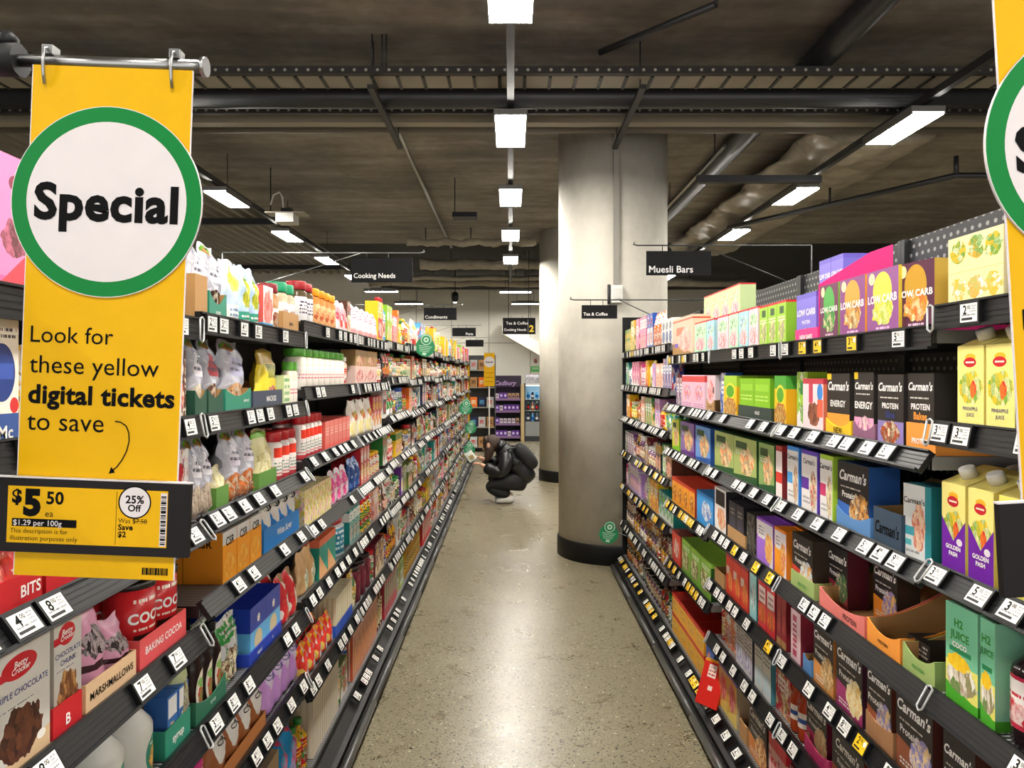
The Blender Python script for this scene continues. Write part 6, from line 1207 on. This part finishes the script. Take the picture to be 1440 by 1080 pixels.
cm = [P_box(0.085, 0.13, 0.05, pack('choc_purple', '6A38A0', [('r', 0.2, 0.3, 0.8, 0.7, 'D8C8E8')], 0.3), (), 'chocolate_packet'), P_box(0.075, 0.11, 0.05, pack('choc_white', 'D8D0DC', [('f', 0.5, 0.5, 0.4, 0.35, '6A3A8A', 'E8D8C8', 4.0)], 0.3), (), 'chocolate_packet'), P_box(0.08, 0.12, 0.05, pack('choc_brown', 'B08A6A', [('r', 0.2, 0.2, 0.8, 0.5, '4A2A5A')], 0.3), (), 'chocolate_packet')]
cnm = ('purple', 'pale lilac', 'tan')
for i, z in enumerate(SZ):
    cnt = [0, 0, 0]
    for j in range(7):
        q = RND.randrange(3) if i else RND.randrange(2); cnt[q] += 1
        o = link('chocolate_packet', cm[q][0][1], None, (a[0] + W / 2 - hw + 0.075 + j * 0.094, DB + 0.02, z + 0.0006))
        tag(o, '%s %s chocolate packet on the %s shelf of the purple stand' % (ORD[cnt[q] - 1], cnm[q], ('bottom', 'third', 'second', 'top')[i]), 'chocolate packet', 'chocolate packets on the purple stand')
# drinks fridge
a = px(737, 620, DB); W = 0.85
fr = thing('drinks_fridge', 'tall drinks fridge with lit shelves partly behind the column', 'fridge', (a[0] + W / 2, DB, 0)); hw = W / 2
M_FR = mat('fridge_dark', '2A2C30', 0.4)
b = MB(); b.box(-hw, -hw + 0.03, 0, 0.6, 0.0, 1.35, 0, False); b.box(hw - 0.03, hw, 0, 0.6, 0, 1.35, 0, False); b.box(-hw + 0.03, hw - 0.03, 0.57, 0.6, 0, 1.35, 1, False); b.box(-hw + 0.03, hw - 0.03, 0, 0.57, 1.3, 1.35, 2, False)
b.build('cabinet', [M_FR, mat('fridge_lining', '8FB4C8', 0.4), M_WHITE], fr)
MB().box(-hw + 0.03, hw - 0.03, 0.0, 0.56, 0.12, 0.46, 0, False).build('lower_panel', [mat('fridge_silver', '9A9C9C', 0.35, 0.3)], fr)
MB().box(-hw + 0.03, hw - 0.03, 0.01, 0.56, 0.0, 0.118, 0, False).build('kick_grille', [M_FR], fr)
MB().box(-hw + 0.05, hw - 0.05, 0.1, 0.5, 1.285, 1.298, 0, False).build('inner_lamp', [mat('fridge_lamp', 'FFFFFF', 0.4, emit=('E8F6FF', 2.0))], fr)
for z in (0.72, 0.98): MB().box(-hw + 0.031, hw - 0.031, 0.03, 0.56, z - 0.012, z, 0, False).build('shelf', [M_WHITE], fr)
db = [P_bottle(0.035, 0.19, pack('drink_' + c, c, [('r', 0, 0.25, 1, 0.6, l)], 0.15), M_WHITE, 'drink_bottle', 0.4, 0.68, 0.1, 12) for c, l in (('navy', 'white'), ('rust', 'cream'), ('sky', 'blue'), ('black', 'red'))]
for i, z in enumerate((0.46, 0.72, 0.98)):
    for j in range(7):
        q = (i * 3 + j * 2 + j // 3) % 4; o = link('drink_bottle', db[q][0][1], None, (a[0] + 0.1 + j * 0.1, DB + 0.06, z + 0.0006)); link('cap', db[q][1][1], o)
        tag(o, '%s bottle counted from the purple stand, %s shelf of the drinks fridge' % (ORD[j], ('lowest', 'middle', 'highest')[i]), 'drink bottle', 'bottles in the drinks fridge')
for j in range(6):
    me = P_pouch(0.1, 0.2, 0.06, pack('top_pack_%d' % (j > 2), 'C8C4D0' if j <= 2 else 'C83A4A', [('f', 0.5, 0.5, 0.4, 0.3, '6A6A7A' if j <= 2 else 'F0D8D8', 'F0F0F0', 4.0)], 0.3), (), 'snack_bag', j)
    o = link('snack_bag', me[0][1], None, (a[0] + 0.08 + j * 0.112, DB + 0.05, 1.3506)); tag(o, '%s snack bag counted from the purple stand, on top of the drinks fridge' % ORD[j], 'snack bag', 'snack bags on the fridge')
# narrow post between, wall poster
tag(MB().box(-0.04, 0.04, 0, 0.04, 0, 1.32).build('display_post', [mat('post_tan', 'C8B080', 0.5)], None, (px(734.8, 0, DB)[0], DB - 0.06, 0)), 'narrow tan post between the purple stand and the fridge', 'post')
p = px(753, 513, RY1 - 0.05); b = MB().box(-0.12, 0.12, 0, 0.01, -0.2, 0.2, 0)
tag(b.build('wall_poster', [pack('poster', 'E8E4D8', [('r', 0, 0.05, 1, 0.42, '5ABE5A'), ('f', 0.5, 0.75, 0.2, 0.16, '2A2A2A', 'E89A8A', 4.0), ('t', 0.15, 0.2, 0.85, 0.36, 2, 'F0F4F0')])], None, (p[0], RY1 - 0.012, p[2])), 'small white and green poster on the back wall', 'poster')
# stand with a yellow sign
p = px(685, 600, 14.0)
st = thing('sign_stand', 'yellow special sign on a thin white pole near the purple stand', 'sign stand', (p[0] + 0.04, 14.0, 0), (0, 0, radians(4)))
MB().lathe([(0.14, 0), (0.14, 0.012), (0.02, 0.03)], 24).build('foot', [M_DARK], st)
MB().tube([(0, 0, 0.02), (0, 0, 1.5)], 0.013, 10).build('pole', [M_WHITE], st)
b = MB().box(-0.1, 0.1, -0.03, -0.016, 1.335, 1.96, 0, False); disc(b, 0, 1.79, 0, 0.1, -0.0306, 1, 40); b.text('Special', 0, 1.79, 0.05, 2, -0.0312, 0.03)
for zz in (1.42, 1.5, 1.58): b.box(-0.08, 0.08, -0.0306, -0.03, zz, zz + 0.006, 2, False)
b.build('panel', [M_YEL, M_SWHITE, M_INK], st)
# end shelf beyond the baking run
es = thing('end_shelf', 'grey end shelf unit beyond the baking shelving', 'shelf unit', (px(672, 0, 15.0)[0], 15.0, 0)); hw = 0.35
b = MB(); b.box(-hw, -hw + 0.02, 0, 0.4, 0, 1.95, 0, False); b.box(hw - 0.02, hw, 0, 0.4, 0, 1.95, 0, False); b.box(-hw + 0.02, hw - 0.02, 0.38, 0.4, 0, 1.95, 0, False); b.build('frame', [M_DARK], es)
SZ = (0.1, 0.5, 0.9, 1.3, 1.65)
for z in SZ: MB().box(-hw + 0.021, hw - 0.021, 0, 0.375, z - 0.02, z, 0, False).build('shelf', [M_TRAY], es)
eb = [P_box(0.14, 0.2, 0.1, pack('end_' + c, c, [('r', 0.2, 0.3, 0.8, 0.7, l), ('f', 0.5, 0.5, 0.3, 0.2, l, c, 4.0)], 0.4), (), 'storage_box') for c, l in (('navy', 'sky'), ('orange', 'cream'), ('kraft', 'brown'), ('silver', 'red'))]
for i, z in enumerate(SZ):
    for j in range(4):
        o = link('storage_box', eb[(i * 5 + j * 3) % 4][0][1], None, (px(672, 0, 15.0)[0] - 0.25 + j * 0.165, 15.02, z + 0.0006))
        tag(o, '%s box on the %s shelf of the grey end unit' % (ORD[j], ('bottom', 'fourth', 'third', 'second', 'top')[i]), 'box', 'boxes on the grey end unit')

# ---------------------------------------------------------------- the crouching person
M_SKIN = mat('skin', 'D8A88A', 0.5); M_JACKET = mat('black_puffer', '161619', 0.38); M_TROUSER = mat('black_trousers', '121214', 0.75); M_HAIR = mat('brown_hair', '3A281C', 0.6)
M_SHOE = mat('white_shoes', 'D8D6D0', 0.5)
import bmesh
def skin(name, verts, edges, radii, m_, parent, sub=2, root=0):
    me = bpy.data.meshes.new(name); me.from_pydata([tuple(v) for v in verts], edges, []); me.materials.append(m_)
    o = link(name, me, parent)
    md = o.modifiers.new('skin', 'SKIN'); md.use_smooth_shade = True; md.branch_smoothing = 0.4
    bm = bmesh.new(); bm.from_mesh(me); bm.verts.layers.skin.verify(); bm.to_mesh(me); bm.free(); sv = me.skin_vertices[0]
    for i, r in enumerate(radii): sv.data[i].radius = r if isinstance(r, tuple) else (r, r); sv.data[i].use_root = (i == root)
    ss = o.modifiers.new('sub', 'SUBSURF'); ss.levels = sub; ss.render_levels = sub
    return o
PD = 9.1
pe = thing('person', 'person crouching in a black puffer jacket, reaching to the low shelf', 'person', (0, PD, 0))
# one continuous body; -x faces the baking shelves
V = [(0.16, 0, 0.3), (0.1, 0, 0.42), (0.02, 0, 0.53), (-0.07, 0, 0.61), (-0.14, 0, 0.645), (-0.185, 0, 0.665), (-0.235, 0, 0.69), (-0.31, 0, 0.675),
     (0.14, -0.09, 0.25), (-0.06, -0.13, 0.26), (-0.28, -0.13, 0.215), (-0.13, -0.125, 0.15), (0.0, -0.115, 0.085), (-0.09, -0.12, 0.045), (-0.17, -0.125, 0.035),
     (0.14, 0.09, 0.25), (-0.05, 0.13, 0.3), (-0.26, 0.14, 0.3), (-0.13, 0.13, 0.2), (-0.01, 0.115, 0.09), (-0.1, 0.12, 0.045), (-0.18, 0.125, 0.035),
     (-0.06, -0.17, 0.57), (-0.07, -0.215, 0.47), (-0.1, -0.215, 0.37), (-0.22, -0.18, 0.405), (-0.33, -0.145, 0.46), (-0.37, -0.135, 0.48),
     (-0.06, 0.17, 0.57), (-0.1, 0.21, 0.48), (-0.15, 0.2, 0.42), (-0.27, 0.165, 0.465), (-0.36, 0.125, 0.515), (-0.4, 0.115, 0.53)]
E = [(0, 1), (1, 2), (2, 3), (3, 4), (4, 5), (5, 6), (6, 7), (0, 8), (8, 9), (9, 10), (10, 11), (11, 12), (12, 13), (13, 14), (0, 15), (15, 16), (16, 17), (17, 18), (18, 19), (19, 20), (20, 21),
     (3, 22), (22, 23), (23, 24), (24, 25), (25, 26), (26, 27), (3, 28), (28, 29), (29, 30), (30, 31), (31, 32), (32, 33)]
Rr = [0.1, 0.1, 0.1, 0.09, 0.055, 0.06, (0.125, 0.125), (0.13, 0.11)] + [0.085, 0.07, 0.055, 0.05, 0.036, 0.034, 0.028] * 2 + [0.06, 0.045, 0.04, 0.036, 0.028, 0.024] * 2
body = skin('body', V, E, Rr, M_SKIN, pe)
# puffer jacket: a rounded back and two quilted sleeves
def sleeve(pts, r):
    V_, R_ = [], []
    for (a, b_) in zip(pts, pts[1:]):
        for j in range(2):
            t = j / 2; V_.append(tuple(a[i] + (b_[i] - a[i]) * t for i in range(3))); R_.append(r * (1.0 if j else 0.88)); r *= 0.965
    V_.append(pts[-1]); R_.append(r * 0.8); return V_, R_
jv = [(0.25, 0, 0.24), (0.19, 0, 0.32), (0.12, 0, 0.4), (0.06, 0, 0.475), (0.0, 0, 0.54), (-0.06, 0, 0.59), (-0.13, 0, 0.65), (-0.16, 0, 0.67)]
jr = [(0.14, 0.11), (0.18, 0.135), (0.19, 0.135), (0.185, 0.13), (0.18, 0.13), (0.155, 0.12), (0.11, 0.105), (0.085, 0.085)]
je = [(i, i + 1) for i in range(7)]
for pts in ([(-0.05, -0.15, 0.575), (-0.06, -0.215, 0.48), (-0.1, -0.22, 0.375), (-0.22, -0.185, 0.405), (-0.315, -0.15, 0.45)], [(-0.05, 0.15, 0.575), (-0.1, 0.21, 0.48), (-0.15, 0.205, 0.42), (-0.26, 0.17, 0.46), (-0.335, 0.135, 0.5)]):
    v_, r_ = sleeve(pts, 0.105); b0 = len(jv); jv += v_; jr += r_; je += [(5, b0)] + [(b0 + i, b0 + i + 1) for i in range(len(v_) - 1)]
jk = skin('jacket', jv, je, jr, M_JACKET, pe, root=4)
# trousers: hips, two folded legs
tv = [(0.2, 0, 0.27), (0.24, 0, 0.25), (0.15, -0.1, 0.25), (0.0, -0.13, 0.265), (-0.16, -0.135, 0.25), (-0.275, -0.132, 0.212), (-0.2, -0.125, 0.165), (-0.1, -0.12, 0.13), (0.0, -0.112, 0.1), (0.15, 0.1, 0.25), (0.0, 0.13, 0.29), (-0.14, 0.135, 0.3), (-0.25, 0.135, 0.285), (-0.19, 0.128, 0.22), (-0.1, 0.12, 0.17), (-0.01, 0.113, 0.115)]
te = [(0, 1), (0, 2), (2, 3), (3, 4), (4, 5), (5, 6), (6, 7), (7, 8), (0, 9), (9, 10), (10, 11), (11, 12), (12, 13), (13, 14), (14, 15)]
skin('trousers', tv, te, [0.13, 0.12, 0.125, 0.115, 0.1, 0.08, 0.08, 0.075, 0.06, 0.125, 0.115, 0.1, 0.08, 0.08, 0.075, 0.06], M_TROUSER, pe)
# hair over the crown and falling beside the face
def blob(b, c, r, mi=0, rot=0.0, p=1.0, nu=24, nv=14):
    """rounded lump: ellipsoid (p=1) to soft box (p<1), turned about y"""
    f = lambda v: math.copysign(abs(v) ** p, v); pts = []
    for j in range(nv + 1):
        th = pi * j / nv
        for i in range(nu):
            ph = 2 * pi * i / nu; x, y, z = r[0] * f(sin(th)) * f(cos(ph)), r[1] * f(sin(th)) * f(sin(ph)), r[2] * f(cos(th))
            pts.append((c[0] + x * cos(rot) + z * sin(rot), c[1] + y, c[2] - x * sin(rot) + z * cos(rot)))
    b.add(pts, [(j * nu + i, (j + 1) * nu + i, (j + 1) * nu + (i + 1) % nu, j * nu + (i + 1) % nu) for j in range(nv) for i in range(nu)], mi, None, True)
hb = MB(); blob(hb, (-0.225, 0, 0.715), (0.115, 0.108, 0.105), 0, 0.3)
for sy in (-1, 1): blob(hb, (-0.255, sy * 0.078, 0.625), (0.055, 0.036, 0.125), 0, 0.22)
blob(hb, (-0.29, 0, 0.755), (0.05, 0.085, 0.045), 0, 0.6)
hb.build('hair', [M_HAIR], pe)
skin('hood', [(-0.07, 0, 0.68), (-0.12, 0.07, 0.69), (-0.16, 0.1, 0.67), (-0.12, -0.07, 0.69), (-0.16, -0.1, 0.67)], [(0, 1), (1, 2), (0, 3), (3, 4)], [0.075, 0.065, 0.05, 0.065, 0.05], M_JACKET, pe)
f = MB()
for sy in (-0.035, 0.035): f.lathe([(0.004, -0.008), (0.01, 0.0), (0.004, 0.008)], 8, 0, -0.325, sy, 0.67)
f.build('eyes', [M_INK], pe)
skin('nose', [(-0.318, 0, 0.655), (-0.343, 0, 0.632)], [(0, 1)], [0.012, 0.014], M_SKIN, pe, 1)
skin('mouth', [(-0.308, -0.02, 0.608), (-0.308, 0.02, 0.608)], [(0, 1)], [0.007, 0.007], mat('lips', 'A8605A', 0.5), pe, 1)
def hand(hx, hy, hz, dx, dz, parent):
    """palm, four curled fingers and a thumb"""
    for i in range(4):
        oy = hy - 0.024 + i * 0.016; L = (0.024, 0.028, 0.03, 0.026)[i]
        v = [(hx, hy + (oy - hy) * 0.4, hz), (hx + dx * 0.035, oy, hz + dz * 0.035), (hx + dx * (0.035 + L), oy, hz + dz * (0.035 + L) - 0.008), (hx + dx * (0.035 + 1.6 * L), oy, hz + dz * (0.035 + 1.6 * L) - 0.026)]
        skin('finger', v, [(0, 1), (1, 2), (2, 3)], [0.016, 0.013, 0.0095, 0.008], M_SKIN, parent, 1)
    skin('thumb', [(hx, hy, hz), (hx + dx * 0.02, hy - 0.035, hz + 0.01), (hx + dx * 0.05, hy - 0.045, hz + 0.004)], [(0, 1), (1, 2)], [0.014, 0.011, 0.008], M_SKIN, parent, 1)
hand(-0.37, -0.135, 0.48, -0.95, 0.25, body)
hand(-0.4, 0.115, 0.53, -0.95, 0.2, body)
for sy, tx in ((-0.118, 0.0), (0.118, -0.01)):
    v = [(tx + 0.05, sy, 0.058), (tx - 0.03, sy, 0.054), (tx - 0.12, sy, 0.042), (tx - 0.19, sy, 0.036)]
    skin('shoe', v, [(0, 1), (1, 2), (2, 3)], [(0.05, 0.055), (0.05, 0.052), (0.048, 0.04), (0.036, 0.032)], M_SHOE, pe)
# backpack
bp = thing('backpack', 'black backpack worn by the crouching person', 'backpack', (0.24, PD, 0.4))
bb = MB(); blob(bb, (-0.06, 0, 0.155), (0.095, 0.15, 0.185), 0, -0.72, 0.7); blob(bb, (-0.005, 0, 0.13), (0.06, 0.11, 0.1), 0, -0.72, 0.7)
bb.build('bag', [mat('backpack_nylon', '0E0E10', 0.7)], bp)
for sy in (-1, 1): skin('strap', [(-0.17, sy * 0.11, 0.27), (-0.26, sy * 0.15, 0.26), (-0.33, sy * 0.16, 0.17)], [(0, 1), (1, 2)], [(0.02, 0.012)] * 3, M_BLACK, bp, 1)
hp = P_pouch(0.1, 0.13, 0.03, pack('held_packet', 'E4E8E0', [('f', 0.5, 0.4, 0.35, 0.25, 'E8A05A', '4AA88A', 5.0)], 0.3), (), 'food_packet', 3)
o = link('food_packet', hp[0][1], None, (-0.45, PD + 0.02, 0.5), (0, radians(-35), radians(12)))
tag(o, 'pale packet held up by the crouching person', 'packet')
